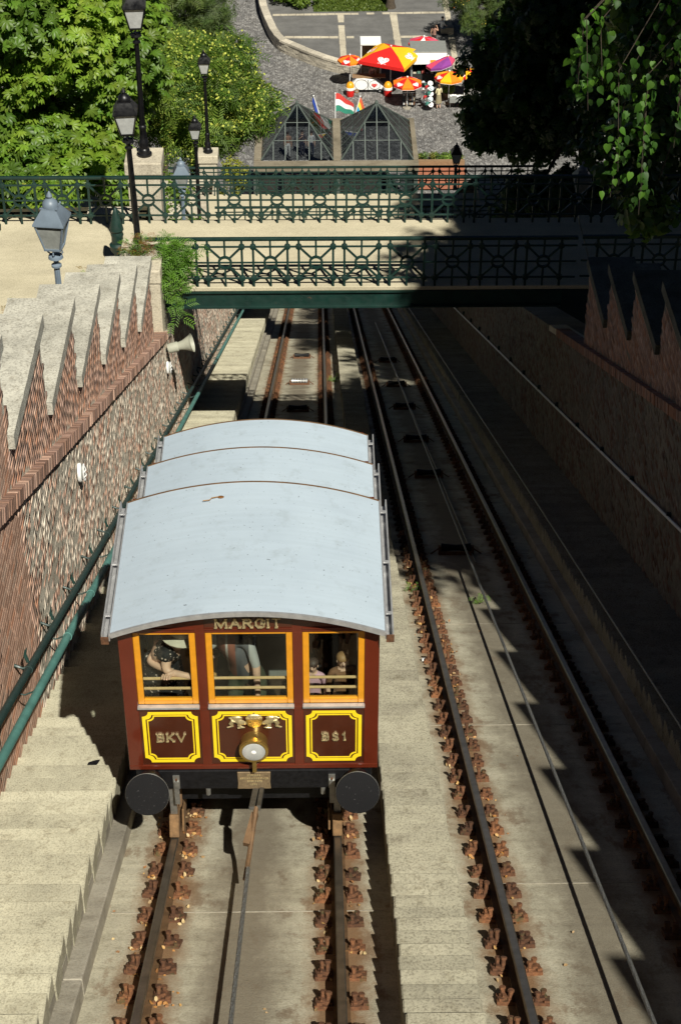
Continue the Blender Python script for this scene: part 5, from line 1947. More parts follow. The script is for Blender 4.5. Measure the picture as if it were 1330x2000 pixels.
stn = empty("lower_station", (1.05, 91, PLAZA), "lower station with two glass pyramid roofs in a concrete frame", "building")
for cx in (-1.16, 3.14):
    p = pyramid(cx, "")
    p.parent = stn
    p.matrix_parent_inverse = Matrix.Translation(-stn.location)
q = MB()
inv = -stn.location
for (a, c) in ((-3.5, -3.1), (0.78, 1.2), (5.08, 5.35)):
    MB().box(a + inv.x, c + inv.x, 88.6 + inv.y, 93.9 + inv.y, -42.25 + 47, -41.86 + 47).build("roof_beam", MT['ochrestone'], stn, bevel=0.02)
MB().box(-3.5 + inv.x, 5.35 + inv.x, 87.9 + inv.y, 88.59 + inv.y, -42.3 + 47, -41.93 + 47).build("front_beam", MT['ochrestone'], stn, bevel=0.02)
MB().box(-3.1 + inv.x, 5.1 + inv.x, 93.61 + inv.y, 93.95 + inv.y, -42.24 + 47, -41.9 + 47).build("rear_beam", MT['ochrestone'], stn, bevel=0.02)
for x in (-3.4, 0.99, 5.2):
    for y in (88.3, 93.7):
        MB().box(x - 0.13 + inv.x, x + 0.13 + inv.x, y - 0.13 + inv.y, y + 0.13 + inv.y, 0, 4.7).build("column", MT['greenframe'], stn)
for k in range(9):
    x = -3.1 + k * 0.93
    MB().box(x + inv.x, x + 0.86 + inv.x, 88.32 + inv.y, 88.36 + inv.y, 3.35, 4.4).build("dark_window", MT['roofglass'] if k % 3 else MT['dark'], stn)
    MB().box(x + inv.x, x + 0.86 + inv.x, 88.30 + inv.y, 88.37 + inv.y, 3.02, 3.34).build("apron_panel", MT['green'], stn)
# low brick-coloured forecourt beside the station
q = MB()
q.box(5.6, 8.7, 95.3, 98.2, PLAZA - 0.1, PLAZA + 0.02)
struct(q.build("red_paving", MT['redbrickpave']))
MB().box(5.6, 8.7, 98.22, 98.5, PLAZA, PLAZA + 0.42).build("edging_wall", MT['tan'], bpy.data.objects["red_paving"])
cl = make_clumps((7.3, 99.2, PLAZA + 0.25), (1.7, 0.4, 0.2), 16, (0.2, 0.35))
tree("leafy_shrub", "strip of low weeds along the red paving's edge", (7.3, 99.2, PLAZA), cl, 2200, SIMPLE, (0.08, 0.14), G_GR + [(0.2, 0.2, 0.04)], cat="shrub", r0=0.03, inner=0.3)


def flag(label, x, y, z0, top, dxl, cloth):
    root = empty("flag", (x, y, z0), label, "flag", "flags behind the station roof")
    tip = Vector((dxl, 0, top - z0))
    MB().tube([(0, 0, 0), tip], [0.035, 0.025], 8).build("pole", MT['white'], root, True)
    MB().ball(tip, 0.05, 8, 6).build("pole_knob", MT['white'], root, True)
    o = cloth(tip).build("cloth", MT['fabric'], root)
    return root


def cloth_strip(tip, down, along, bands, n=10, wave=0.12, sag=0.5, twist=0.0):
    """bands of colour from top to bottom on a waving cloth"""
    q = MB()
    m = len(bands)
    P = {}
    for j in range(m + 1):
        for i in range(n + 1):
            t = i / n
            base = tip + down * (j / m)
            p = base + along * t + Vector((0, math.sin(t * 7 + j * 0.5) * wave * t, -sag * t * t + 0.04 * math.sin(t * 9)))
            if twist:
                p = p + down * (-twist * t * (j / m))
            P[j, i] = p
    for j in range(m):
        for i in range(n):
            q.add([P[j, i], P[j + 1, i], P[j + 1, i + 1], P[j, i + 1]], [(0, 1, 2, 3)], 0, bands[j])
            off = Vector((0.0, 0.006, 0.0))
            q.add([P[j, i] + off, P[j + 1, i] + off, P[j + 1, i + 1] + off, P[j, i + 1] + off], [(3, 2, 1, 0)], 0, bands[j])
    return q


BLUE = (0.03, 0.07, 0.35)
flag("blue flag hanging slack on a slanted white pole", 0.35, 95.0, -43.2, -41.0, -0.62, lambda t: cloth_strip(t, Vector((0.33, 0, -1.35)), Vector((-0.12, 0, -0.18)), [BLUE] * 5, wave=0.3, sag=0.2))
flag("red, white and green flag blowing on a straight white pole", 0.95, 95.0, -43.2, -40.85, 0.0, lambda t: cloth_strip(t, Vector((0, 0, -1.12)), Vector((1.05, 0.1, -0.25)), [(0.62, 0.06, 0.05), (0.85, 0.85, 0.85), (0.04, 0.25, 0.17)], wave=0.12, sag=0.5, twist=0.35))
flag("red, yellow and blue flag on a slanted white pole", 1.8, 95.0, -43.2, -41.05, 0.55, lambda t: cloth_strip(t, Vector((-0.25, 0, -1.2)), Vector((0.35, 0.0, -0.75)), [(0.65, 0.12, 0.05), (0.85, 0.62, 0.05), (0.02, 0.33, 0.62), (0.6, 0.05, 0.06)], wave=0.12, sag=0.2))

# ------------------------------------------------------------------ plaza: walls, paving, planting
ap = MB()
arc = [(-4.4, 131), (-4.1, 126), (-3.64, 121.5), (-2.67, 117.1), (-1.37, 115.3), (0.62, 113.3), (2.64, 112.0), (3.6, 111.6)]
inner = [(p[0] + 0.30, p[1] + 0.25) for p in arc]
vs = [(p[0] + 0.3, p[1] + 0.2, PLAZA + 0.006) for p in arc] + [(9.6, 111.6, PLAZA + 0.006), (9.6, 131, PLAZA + 0.006)]
ap.add(vs, [tuple(range(len(vs)))])
fore = struct(ap.build("asphalt_forecourt", MT['asphalt']))


def strip(pts, w, name="paving_strip"):
    """pale stone band let into the asphalt, laid slab by slab"""
    (x0, y0), (x1, y1) = pts
    L = math.hypot(x1 - x0, y1 - y0)
    n = max(1, int(L / 0.55))
    ux, uy = (x1 - x0) / L, (y1 - y0) / L
    for k in range(n):
        if R.random() < 0.06:
            continue
        q = MB()
        a, c = L * k / n + 0.01, L * (k + 1) / n - 0.015
        ww = w * R.uniform(0.9, 1.08) / 2
        poly = [(x0 + ux * a - uy * ww, y0 + uy * a + ux * ww), (x0 + ux * a + uy * ww, y0 + uy * a - ux * ww), (x0 + ux * c + uy * ww, y0 + uy * c - ux * ww), (x0 + ux * c - uy * ww, y0 + uy * c + ux * ww)]
        q.prism(poly, PLAZA + 0.007, PLAZA + 0.03 + R.uniform(0, 0.006))
        q.build("paving_slab", MT['stone'], fore)


strip(((1.61, 123.3), (1.75, 112.9)), 0.42)
strip(((5.35, 123.0), (5.5, 116.5)), 0.48)
strip(((-2.3, 118.85), (1.4, 118.8)), 0.34)
strip(((1.95, 118.8), (2.5, 118.8)), 0.34)
strip(((5.7, 118.82), (7.25, 118.82)), 0.34)
strip(((-3.2, 123.0), (9.0, 123.35)), 0.3)
strip(((9.2, 111.8), (9.2, 130)), 0.4)
strip(((5.4, 126.2), (9.0, 126.3)), 0.3)
q = MB()
q.add([(-0.3, 123.6, PLAZA + 0.012), (5.0, 123.7, PLAZA + 0.012), (5.1, 131, PLAZA + 0.012), (-0.3, 131, PLAZA + 0.012)], [(0, 1, 2, 3)])
lawn = struct(q.build("lawn", MT['grass']))
GP = np.stack([RN.uniform(-0.3, 5.0, 5000), RN.uniform(123.6, 129, 5000), np.full(5000, PLAZA + 0.012)], 1)
stuff(scatter("grass", GP, RN.normal(size=GP.shape) * np.array([1, 1, 0.3]), np.full(5000, math.pi / 2), RN.uniform(0.08, 0.2, 5000), SIMPLE[0], SIMPLE[1],
              np.array([(0.10, 0.15, 0.02), (0.13, 0.17, 0.03), (0.08, 0.12, 0.02)])[RN.randint(0, 3, 5000)], MT['leaf']))["label"] = "short sunlit grass on the plaza's lawn"
cl = make_clumps((-1.6, 125.2, -46.4), (1.9, 1.5, 0.5), 20, (0.4, 0.7))
tree("leafy_shrub", "low spreading bush with red-brown tips beside the plaza lawn", (-1.6, 125.2, PLAZA), cl, 4200, SIMPLE, (0.12, 0.2), G_GR + G_CH, cat="shrub", r0=0.05, pods=(12, 0.14, [(0.4, 0.06, 0.03)]), inner=0.4)
tr = empty("tree_trunk", (5.2, 124.4, PLAZA), "brown tree trunk standing at the lawn's corner", "tree")
MB().tube([(0, 0, 0), (0, 0, 0.4), (0.05, 0, 5.5)], [0.42, 0.3, 0.24], 12).build("trunk", MT['bark'], tr, True)
cl = make_clumps((5.2, 124.4, -38.8), (2.6, 2.6, 1.8), 26, (0.8, 1.3))
P_, d_, i_ = crown_points([(c[0] - 5.2, c[1] - 124.4, c[2] + 47, c[3]) for c in cl], 3500, 0.5)
scatter("crown", P_, d_ + np.array([0, 0, 0.5]), RN.uniform(0, 6.28, 3500), RN.uniform(0.3, 0.5, 3500), SIMPLE[0], SIMPLE[1], np.tile(np.array([G_GR[0]]), (3500, 1)) * RN.uniform(0.7, 1.3, (3500, 1)), MT['leaf'], tr)
for lab, x, y in (("round iron manhole cover on the cobbles below the station flags", 0.95, 104.6), ("rectangular iron drain cover on the cobbled road", -6.2, 118)):
    q = MB()
    q.lathe([(0.40, 0), (0.40, 0.012)], 20)
    tag(q.build("manhole_cover", MT['railside'], loc=(x, y, PLAZA + 0.004)), lab, "manhole cover")

# low wall of squared stones curving round the forecourt
sw = empty("low_stone_wall", (-1.4, 115.3, PLAZA), "low curved wall of squared pale stones round the asphalt forecourt", "wall")
inv = -sw.location


def along(arc, d):
    for (a, c) in zip(arc, arc[1:]):
        L = math.hypot(c[0] - a[0], c[1] - a[1])
        if d <= L:
            t = d / L
            return (a[0] + (c[0] - a[0]) * t, a[1] + (c[1] - a[1]) * t, math.atan2(c[1] - a[1], c[0] - a[0]))
        d -= L
    return None


smooth_arc = []
for i in range(len(arc) - 1):                        # rounded by Catmull-Rom
    p0, p1, p2, p3 = arc[max(0, i - 1)], arc[i], arc[i + 1], arc[min(len(arc) - 1, i + 2)]
    for k in range(6):
        t = k / 6
        smooth_arc.append(tuple(0.5 * ((2 * p1[j]) + (-p0[j] + p2[j]) * t + (2 * p0[j] - 5 * p1[j] + 4 * p2[j] - p3[j]) * t * t + (-p0[j] + 3 * p1[j] - 3 * p2[j] + p3[j]) * t ** 3) for j in (0, 1)))
smooth_arc.append(arc[-1])
q = MB()
for (a, c) in zip(smooth_arc, smooth_arc[1:]):
    q.bar((a[0] + inv.x, a[1] + inv.y, 0.42), (c[0] + inv.x, c[1] + inv.y, 0.42), 0.34, 0.8)
q.build("wall_core", MT['kerb'], sw)
stm = []
for k in range(6):
    w = MB()
    kk = R.uniform(0.75, 1.1)
    w.box(-0.5, 0.5, -0.23, 0.23, -0.5, 0.5, 0, (0.50 * kk, 0.45 * kk, 0.36 * kk))
    stm.append(w.mesh("stone", M_attr("wall_stone_%d" % k, 0.9, 0.3, 9, 0.6, 20) if k == 0 else stm[0].materials[0]))
zc = 0.0
for course, hh in enumerate((0.19, 0.16, 0.18, 0.17, 0.16)):
    d = R.uniform(0, 0.3)
    while True:
        L = R.uniform(0.28, 0.62) if course < 4 else R.uniform(0.7, 1.2)
        a = along(smooth_arc, d + L / 2)
        if a is None:
            break
        drop = 0.16 if (a[0] > 0.2 and course == 4) else 0.0
        if not (course == 4 and -3.0 > a[0] - 99):
            pass
        o = put("stone", R.choice(stm), sw, (a[0] + inv.x + R.uniform(-.015, .015), a[1] + inv.y + R.uniform(-.015, .015), zc + hh / 2))
        o.rotation_euler = (0, 0, a[2])
        o.scale = (L - 0.025, 1.0 if course < 4 else 1.12, hh - 0.018)
        d += L
    zc += hh

# ------------------------------------------------------------------ people
SKINS = {'fair': (0.62, 0.40, 0.29), 'tan': (0.45, 0.26, 0.17)}


def colour_mat(name, col, rough=0.85):
    k = "cloth_%d_%d_%d" % tuple(int(c * 99) for c in col)
    if k in MT:
        return MT[k]
    MT[k] = M_plain(name, col, rough, 0, 0.15, 14, 0.15, 40)
    return MT[k]


def M_floral():
    m, nt, b_ = new_mat("floral_print")
    mp = pos_node(nt)
    v = nd(nt, "ShaderNodeTexVoronoi")
    v.inputs["Scale"].default_value = 30
    nt.links.new(mp.outputs[0], v.inputs["Vector"])
    r = ramp(nt, v.outputs["Distance"], [(0.0, (0.55, 0.36, 0.30)), (0.22, (0.5, 0.42, 0.36)), (0.30, (0.012, 0.011, 0.012)), (1.0, (0.010, 0.010, 0.011))])
    nt.links.new(r.outputs[0], b_.inputs["Base Color"])
    b_.inputs["Roughness"].default_value = 0.8
    return m


def M_stripes():
    m, nt, b_ = new_mat("striped_shirt")
    g = nd(nt, "ShaderNodeNewGeometry")
    s = nd(nt, "ShaderNodeSeparateXYZ")
    nt.links.new(g.outputs["Position"], s.inputs[0])
    mr = nd(nt, "ShaderNodeMapRange")
    mr.inputs[1].default_value = CX - 0.42
    mr.inputs[2].default_value = CX + 0.12
    nt.links.new(s.outputs[0], mr.inputs[0])
    r = ramp(nt, mr.outputs[0], [(0.0, (0.33, 0.33, 0.32)), (0.22, (0.17, 0.055, 0.035)), (0.36, (0.45, 0.42, 0.40)), (0.40, (0.20, 0.07, 0.045)), (0.52, (0.10, 0.10, 0.11)), (0.74, (0.36, 0.36, 0.36))])
    r.color_ramp.interpolation = 'CONSTANT'
    nt.links.new(r.outputs[0], b_.inputs["Base Color"])
    b_.inputs["Roughness"].default_value = 0.9
    return m


def skin_body(name, J, E, zones, parent, mats, sub=2):
    """one continuous body grown over a skeleton. J: name -> (pos, rx, ry); E: edges; zones: edge -> material slot"""
    names = list(J)
    ix = {n: i for i, n in enumerate(names)}
    me = bpy.data.meshes.new(name + "_cage")
    me.from_pydata([J[n][0] for n in names], [(ix[a], ix[c]) for a, c in E], [])
    ob = bpy.data.objects.new(name + "_cage", me)
    COL.objects.link(ob)
    ob.modifiers.new("skin", 'SKIN')
    sv = me.skin_vertices[0].data
    for n in names:
        sv[ix[n]].radius = (J[n][1], J[n][2])
        sv[ix[n]].use_root = (n == 'pelvis')
    s = ob.modifiers.new("sub", 'SUBSURF')
    s.levels = s.render_levels = sub
    dg = bpy.context.evaluated_depsgraph_get()
    out = bpy.data.meshes.new_from_object(ob.evaluated_get(dg))
    bpy.data.objects.remove(ob)
    out.name = name
    out.materials.clear()
    for m in mats:
        out.materials.append(m)
    segs = [(np.array(J[a][0]), np.array(J[c][0]), zones[k]) for k, (a, c) in enumerate(E)]
    n = len(out.polygons)
    ctr = np.zeros(n * 3)
    out.polygons.foreach_get("center", ctr)
    ctr = ctr.reshape(-1, 3)
    best = np.full(n, 1e9)
    mi = np.zeros(n, dtype=np.int32)
    for a, c, z in segs:
        ab = c - a
        t = np.clip(((ctr - a) @ ab) / max(1e-9, ab @ ab), 0, 1)
        d = np.linalg.norm(ctr - (a + t[:, None] * ab), axis=1)
        up = d < best
        best[up] = d[up]
        mi[up] = z
    out.polygons.foreach_set("material_index", mi)
    out.shade_smooth()
    return put(name, out, parent)


def person(label, loc, rz, h, skin, top, bottom, hair, pose=None, sleeves=True, skirt=False, shorts=False, shoe=(0.05, 0.04, 0.035), hat=None, group=None, sub=1, topmat=None, hairlen=0.1):
    """facing -y before rotation; pose overrides joint positions (in metres for a 1.7 m figure)"""
    k = h / 1.7
    root = empty("person", loc, label, "person", group)
    root.rotation_euler = (0, 0, rz)
    J = {'pelvis': ((0, 0, .93), .15, .105), 'waist': ((0, 0, 1.08), .125, .09), 'chest': ((0, 0.0, 1.27), .155, .10), 'collar': ((0, .01, 1.41), .09, .07), 'neck': ((0, .0, 1.49), .05, .052), 'jaw': ((0, -.02, 1.54), .058, .07), 'head': ((0, -.01, 1.62), .078, .095), 'crown': ((0, 0.0, 1.68), .05, .06)}
    for s, n in ((-1, 'l'), (1, 'r')):
        J.update({'sh' + n: ((s * .165, .01, 1.385), .058, .058), 'el' + n: ((s * .215, .03, 1.10), .042, .042), 'wr' + n: ((s * .21, -.06, .87), .028, .03), 'ha' + n: ((s * .20, -.09, .79), .035, .022), 'fi' + n: ((s * .195, -.11, .72), .022, .014),
                  'hi' + n: ((s * .085, 0, .86), .095, .10), 'kn' + n: ((s * .095, -.01, .48), .06, .062), 'an' + n: ((s * .095, .02, .085), .038, .042), 'to' + n: ((s * .10, -.13, .04), .038, .03)})
    if pose:
        for n, p in pose.items():
            J[n] = (p, J[n][1], J[n][2])
    E = [('pelvis', 'waist'), ('waist', 'chest'), ('chest', 'collar'), ('collar', 'neck'), ('neck', 'jaw'), ('jaw', 'head'), ('head', 'crown')]
    Z = [1, 1, 1, 0, 0, 0, 0]
    for n in 'lr':
        E += [('collar', 'sh' + n), ('sh' + n, 'el' + n), ('el' + n, 'wr' + n), ('wr' + n, 'ha' + n), ('ha' + n, 'fi' + n), ('pelvis', 'hi' + n), ('hi' + n, 'kn' + n), ('kn' + n, 'an' + n), ('an' + n, 'to' + n)]
        Z += [1, 1 if sleeves else 0, 0, 0, 0, 2, 2, 0 if (shorts or skirt) else 2, 3]
    J = {n: (tuple(c * k for c in v[0]), v[1] * k, v[2] * k) for n, v in J.items()}
    mats = [colour_mat("skin", skin, 0.55), topmat or colour_mat("top", top), colour_mat("bottom", bottom), colour_mat("shoe", shoe)]
    body = skin_body("body", J, E, Z, root, mats, sub)
    hd, jw = Vector(J['head'][0]), Vector(J['jaw'][0])
    up = (Vector(J['crown'][0]) - jw).normalized()
    # face: nose, eyes and mouth; ears
    f = Vector((0, -1, 0))
    f = (f - up * f.dot(up)).normalized()
    if pose and 'face' in pose:
        f = Vector(pose['face'])
    sd = up.cross(f).normalized() * -1
    q = MB()
    q.tube([hd + f * .085 * k + up * .01 * k, hd + f * .112 * k - up * .03 * k], [.008 * k, .014 * k], 5)
    for s in (-1, 1):
        q.ball(hd + sd * s * .082 * k - up * .01 * k, (.012 * k, .022 * k, .03 * k), 6, 4)
    q.build("face", mats[0], body, True)
    q = MB()
    for s in (-1, 1):
        q.ball(hd + f * .088 * k + sd * s * .032 * k + up * .005 * k, .011 * k, 6, 4)
    q.ball(jw + f * .078 * k + up * .015 * k, (.022 * k, .01 * k, .006 * k), 6, 4)
    q.build("eyes_and_mouth", colour_mat("features", (0.09, 0.03, 0.025)), body, True)
    q = MB()
    q.ball(hd + up * .03 * k - f * .018 * k, (.094 * k, .105 * k, .085 * k), 12, 8)
    if hairlen > 0.12:
        q.tube([hd - f * .06 * k, hd - f * .075 * k - up * hairlen * 0.6 * k, hd - f * .06 * k - up * hairlen * k], [.08 * k, .075 * k, .04 * k], 10)
    q.build("hair", colour_mat("hair", hair, 0.6), body, True)
    if skirt:
        pz = J['pelvis'][0]
        q = MB()
        q.lathe([(.155 * k, .10 * k), (.175 * k, -.1 * k), (.20 * k, -.30 * k), (.225 * k, -.48 * k), (.20 * k, -.475 * k), (.14 * k, .09 * k)], 18, Matrix.Translation(pz) @ Matrix.Diagonal((1, 0.8, 1, 1)))
        q.build("skirt", mats[2], body, True)
    if hat:
        q = MB()
        Mh_ = Matrix.Translation(hd + up * 0.045 * k) @ up.to_track_quat('Z', 'Y').to_matrix().to_4x4()
        q.lathe([(.175 * k, -.03 * k), (.18 * k, -.02 * k), (.105 * k, .01 * k), (.10 * k, .07 * k), (.07 * k, .10 * k), (0.0, .105 * k)], 20, Mh_)
        q.build("sun_hat", colour_mat("hat", hat), body, True)
    return root, J


# --- passengers in the car
W_FLORAL = M_floral()
FAIR, TAN = SKINS['fair'], SKINS['tan']


def inside(x, y, h):
    return (CX + x, CY + y, CZ + h)


wl = Vector(inside(-0.80, 0.40, 0.02))
rt = lambda x, y, h: tuple(Vector(inside(x, y, h)) - wl)
wp = {'pelvis': rt(-.80, .46, .80), 'waist': rt(-.79, .42, 0.930), 'chest': rt(-.755, .35, 1.070), 'collar': rt(-.70, .31, 1.170), 'neck': rt(-.66, .29, 1.215), 'jaw': rt(-.625, .28, 1.240), 'head': rt(-.61, .275, 1.320), 'crown': rt(-.60, .285, 1.390),
      'shl': rt(-.735, .21, 1.160), 'ell': rt(-.735, .135, 1.045), 'wrl': rt(-.535, .085, 1.035), 'hal': rt(-.475, .075, 1.03), 'fil': rt(-.43, .075, 1.02),
      'shr': rt(-.74, .45, 1.135), 'elr': rt(-.90, .30, 1.02), 'wrr': rt(-.66, .11, 1.05), 'har': rt(-.70, .082, 1.055), 'fir': rt(-.735, .066, 1.045),
      'hil': rt(-.76, .43, .74), 'knl': rt(-.73, .36, .40), 'anl': rt(-.74, .42, .10), 'tol': rt(-.62, .36, .05), 'hir': rt(-.84, .50, .74), 'knr': rt(-.84, .45, .40), 'anr': rt(-.85, .50, .10), 'tor': rt(-.72, .46, .05)}
wp = {k: tuple(c for c in v) for k, v in wp.items()}
wp['face'] = (0.85, -0.5, -0.1)


def seated(label, loc, pose, **kw):
    f = pose.pop('face', None)
    if f:
        pose2 = dict(pose)
        r = person(label, loc, 0, 1.7, **{**kw, 'pose': FacePose(pose2, f)})
    else:
        r = person(label, loc, 0, 1.7, **{**kw, 'pose': pose})
    return r


class FacePose(dict):
    """joint overrides plus the way the face looks"""
    def __init__(s, d, f):
        super().__init__(d)
        s.f = f

    def __contains__(s, k):
        return k == 'face' or super().__contains__(k)

    def __getitem__(s, k):
        return s.f if k == 'face' else super().__getitem__(k)


wr, WJ = seated("woman in black floral dress and sun hat leaning on the car's window bar", wl, wp, skin=FAIR, top=(0.02, 0.02, 0.02), bottom=(0.02, 0.02, 0.021), hair=(0.05, 0.03, 0.02), topmat=W_FLORAL, sleeves=False, hat=(0.52, 0.47, 0.38), sub=2, hairlen=0.1)
# floral skirt and shoulder strap, and the fingers closed over the guard bar
q = MB()
pz = Vector(wp['pelvis'])
q.lathe([(.165, .12), (.185, -.05), (.21, -.35), (.235, -.55), (.21, -.545), (.15, .1)], 18, Matrix.Translation(pz))
q.build("dress_skirt", W_FLORAL, wr.children[0], True)
q = MB()
q.ball(Vector(wp['shl']) + Vector((0, 0.01, 0.015)), (.085, .085, .075), 12, 8)
q.build("dress_sleeve", W_FLORAL, wr.children[0], True)
hb = Vector(rt(-.70, .082, 1.055))
for i in range(4):
    q = MB()
    x = -.012 - i * .021
    L = (.9, 1.0, .96, .8)[i]
    b0 = hb + Vector((x + .02, -.004, .004))
    q.tube([b0, b0 + Vector((-.008, -.028 * L, .004)), b0 + Vector((-.012, -.042 * L, -.016)), b0 + Vector((-.012, -.030 * L, -.036 * L))], [.0105, .0098, .009, .0065], 7)
    q.build("finger", colour_mat("skin", FAIR, 0.55), wr.children[0], True)
q = MB()
q.tube([hb + Vector((.03, .0, 0)), hb + Vector((.025, .01, -.03)), hb + Vector((.0, -.005, -.045))], [.012, .0105, .007], 7)
q.build("thumb", colour_mat("skin", FAIR, 0.55), wr.children[0], True)

ml = Vector(inside(-0.16, 0.62, 0.02))
rt2 = lambda x, y, h: tuple(Vector(inside(x, y, h)) - ml)
mp_ = {'pelvis': rt2(-.04, .50, .72), 'waist': rt2(-.10, .44, .88), 'chest': rt2(-.17, .40, 1.08), 'collar': rt2(-.24, .44, 1.22), 'neck': rt2(-.28, .50, 1.27), 'jaw': rt2(-.30, .56, 1.29), 'head': rt2(-.31, .62, 1.33), 'crown': rt2(-.32, .66, 1.38),
       'shl': rt2(-.38, .34, 1.17), 'ell': rt2(-.44, .42, .92), 'wrl': rt2(-.36, .62, .80), 'hal': rt2(-.33, .68, .77), 'fil': rt2(-.31, .73, .74),
       'shr': rt2(-.02, .36, 1.16), 'elr': rt2(.04, .30, .96), 'wrr': rt2(.045, .27, .74), 'har': rt2(.05, .26, .66), 'fir': rt2(.05, .255, .60),
       'hil': rt2(-.14, .54, .66), 'knl': rt2(-.18, .44, .36), 'anl': rt2(-.18, .56, .09), 'tol': rt2(-.18, .42, .05), 'hir': rt2(.05, .54, .66), 'knr': rt2(.05, .46, .36), 'anr': rt2(.05, .56, .09), 'tor': rt2(.06, .42, .05), 'face': (-0.3, 0.9, -0.2)}
mr_, MJ = seated("man in a maroon, grey and white striped shirt bending behind the middle window", ml, mp_, skin=FAIR, top=(0.2, 0.1, 0.1), bottom=(0.05, 0.06, 0.035), hair=(0.05, 0.035, 0.025), topmat=M_stripes(), sub=2)
person("blond child looking out low in the right window", inside(0.80, 0.34, 0.02), rad(8), 1.02, FAIR, (0.20, 0.10, 0.05), (0.06, 0.05, 0.06), (0.26, 0.15, 0.065), sub=2, hairlen=0.24)
person("child in a pink top half hidden behind the right window's frame", inside(0.54, 0.38, 0.02), rad(-10), 0.92, FAIR, (0.55, 0.33, 0.40), (0.06, 0.05, 0.08), (0.04, 0.025, 0.02), sub=2)
person("adult in dark clothes standing behind the two children", inside(0.66, 0.95, 0.02), rad(20), 1.52, TAN, (0.06, 0.13, 0.18), (0.02, 0.02, 0.022), (0.02, 0.015, 0.012), sub=2)

# --- people on the plaza
person("woman in cream top and khaki skirt standing beside the souvenir stand", (7.62, 106.75, PLAZA), rad(200), 1.64, FAIR, (0.62, 0.55, 0.33), (0.26, 0.22, 0.13), (0.13, 0.07, 0.035), skirt=True, hairlen=0.2,
       pose={'wrl': (-.10, -.20, 1.12), 'hal': (-.03, -.24, 1.13), 'fil': (.03, -.25, 1.13), 'wrr': (.12, -.20, 1.10), 'har': (.05, -.24, 1.10), 'fir': (.0, -.25, 1.1), 'ell': (-.22, .0, 1.12), 'elr': (.22, 0, 1.12)})
person("woman in black trousers and bare-shouldered top on the asphalt, arms raised to her face", (7.88, 116.7, PLAZA), rad(150), 1.72, TAN, (0.30, 0.16, 0.12), (0.012, 0.012, 0.014), (0.015, 0.012, 0.01), sleeves=False, hairlen=0.2,
       pose={'wrl': (-.12, -.16, 1.48), 'hal': (-.08, -.17, 1.56), 'fil': (-.06, -.16, 1.62), 'ell': (-.24, -.10, 1.25), 'elr': (.23, .05, 1.12)})
person("person in white sitting on the low wall by the flowering tree", (8.75, 119.4, PLAZA), rad(120), 1.68, FAIR, (0.75, 0.75, 0.74), (0.10, 0.14, 0.2), (0.03, 0.02, 0.015),
       pose={'pelvis': (0, .25, .48), 'waist': (0, .24, .64), 'chest': (0, .20, .84), 'collar': (0, .18, .98), 'neck': (0, .17, 1.06), 'jaw': (0, .15, 1.11), 'head': (0, .16, 1.19), 'crown': (0, .17, 1.25), 'shl': (-.165, .19, .955), 'shr': (.165, .19, .955), 'ell': (-.21, .1, .70), 'elr': (.21, .1, .70),
             'wrl': (-.12, -.10, .60), 'wrr': (.12, -.10, .60), 'hal': (-.08, -.16, .58), 'har': (.08, -.16, .58), 'fil': (-.06, -.2, .56), 'fir': (.06, -.2, .56), 'hil': (-.09, .18, .47), 'hir': (.09, .18, .47), 'knl': (-.1, -.22, .50), 'knr': (.1, -.22, .50), 'anl': (-.1, -.20, .085), 'anr': (.1, -.2, .085), 'tol': (-.1, -.34, .04), 'tor': (.1, -.34, .04)})
q = MB()
q.box(8.5, 9.4, 119.35, 119.9, PLAZA, PLAZA + 0.42)
tag(q.build("stone_block", MT['stone'], bevel=0.03), "block of pale stone the person in white sits on", "stone block")
person("vendor bending over the white ice-cream cart", (3.45, 110.3, PLAZA), rad(10), 1.66, FAIR, (0.62, 0.32, 0.28), (0.10, 0.10, 0.12), (0.10, 0.05, 0.03),
       pose={'chest': (0, -.16, 1.22), 'collar': (0, -.24, 1.33), 'neck': (0, -.28, 1.38), 'jaw': (0, -.33, 1.41), 'head': (0, -.36, 1.48), 'crown': (0, -.35, 1.55), 'shl': (-.17, -.24, 1.3), 'shr': (.17, -.24, 1.3), 'ell': (-.22, -.35, 1.08), 'elr': (.22, -.35, 1.08), 'wrl': (-.15, -.5, 1.0), 'wrr': (.15, -.5, 1.0), 'hal': (-.12, -.56, .99), 'har': (.12, -.56, .99), 'fil': (-.1, -.62, .98), 'fir': (.1, -.62, .98)})
person("person with a light top beneath the yellow and red parasol", (7.75, 109.0, PLAZA), rad(170), 1.7, FAIR, (0.68, 0.62, 0.48), (0.15, 0.15, 0.17), (0.18, 0.08, 0.04))
for lab, x, y, t, b_ in (("bare-armed visitor in white shorts seen through the left glass pyramid", -1.86, 99.7, (0.42, 0.24, 0.17), (0.7, 0.68, 0.65)),
                         ("visitor in dark clothes raising a camera, seen through the left glass pyramid", -1.0, 99.9, (0.10, 0.08, 0.09), (0.03, 0.03, 0.05)),
                         ("visitor in white shirt and dark trousers seen through the left glass pyramid", -0.45, 99.8, (0.66, 0.64, 0.62), (0.03, 0.035, 0.06))):
    person(lab, (x, y, PLAZA), rad(R.uniform(-15, 15)), 1.68, TAN if 'bare' in lab else FAIR, t, b_, (0.03, 0.02, 0.015), sleeves='bare' not in lab,
           pose={'wrl': (-.12, -.2, 1.35), 'hal': (-.05, -.22, 1.42), 'fil': (0, -.22, 1.46), 'ell': (-.24, -.08, 1.18)} if 'camera' in lab else None)

# ------------------------------------------------------------------ parasols, cart, stalls
RED, ORG, YEL, PUR, PNK = (0.62, 0.015, 0.012), (0.80, 0.20, 0.01), (0.80, 0.42, 0.01), (0.22, 0.045, 0.25), (0.62, 0.06, 0.13)
WHT = (0.80, 0.78, 0.76)


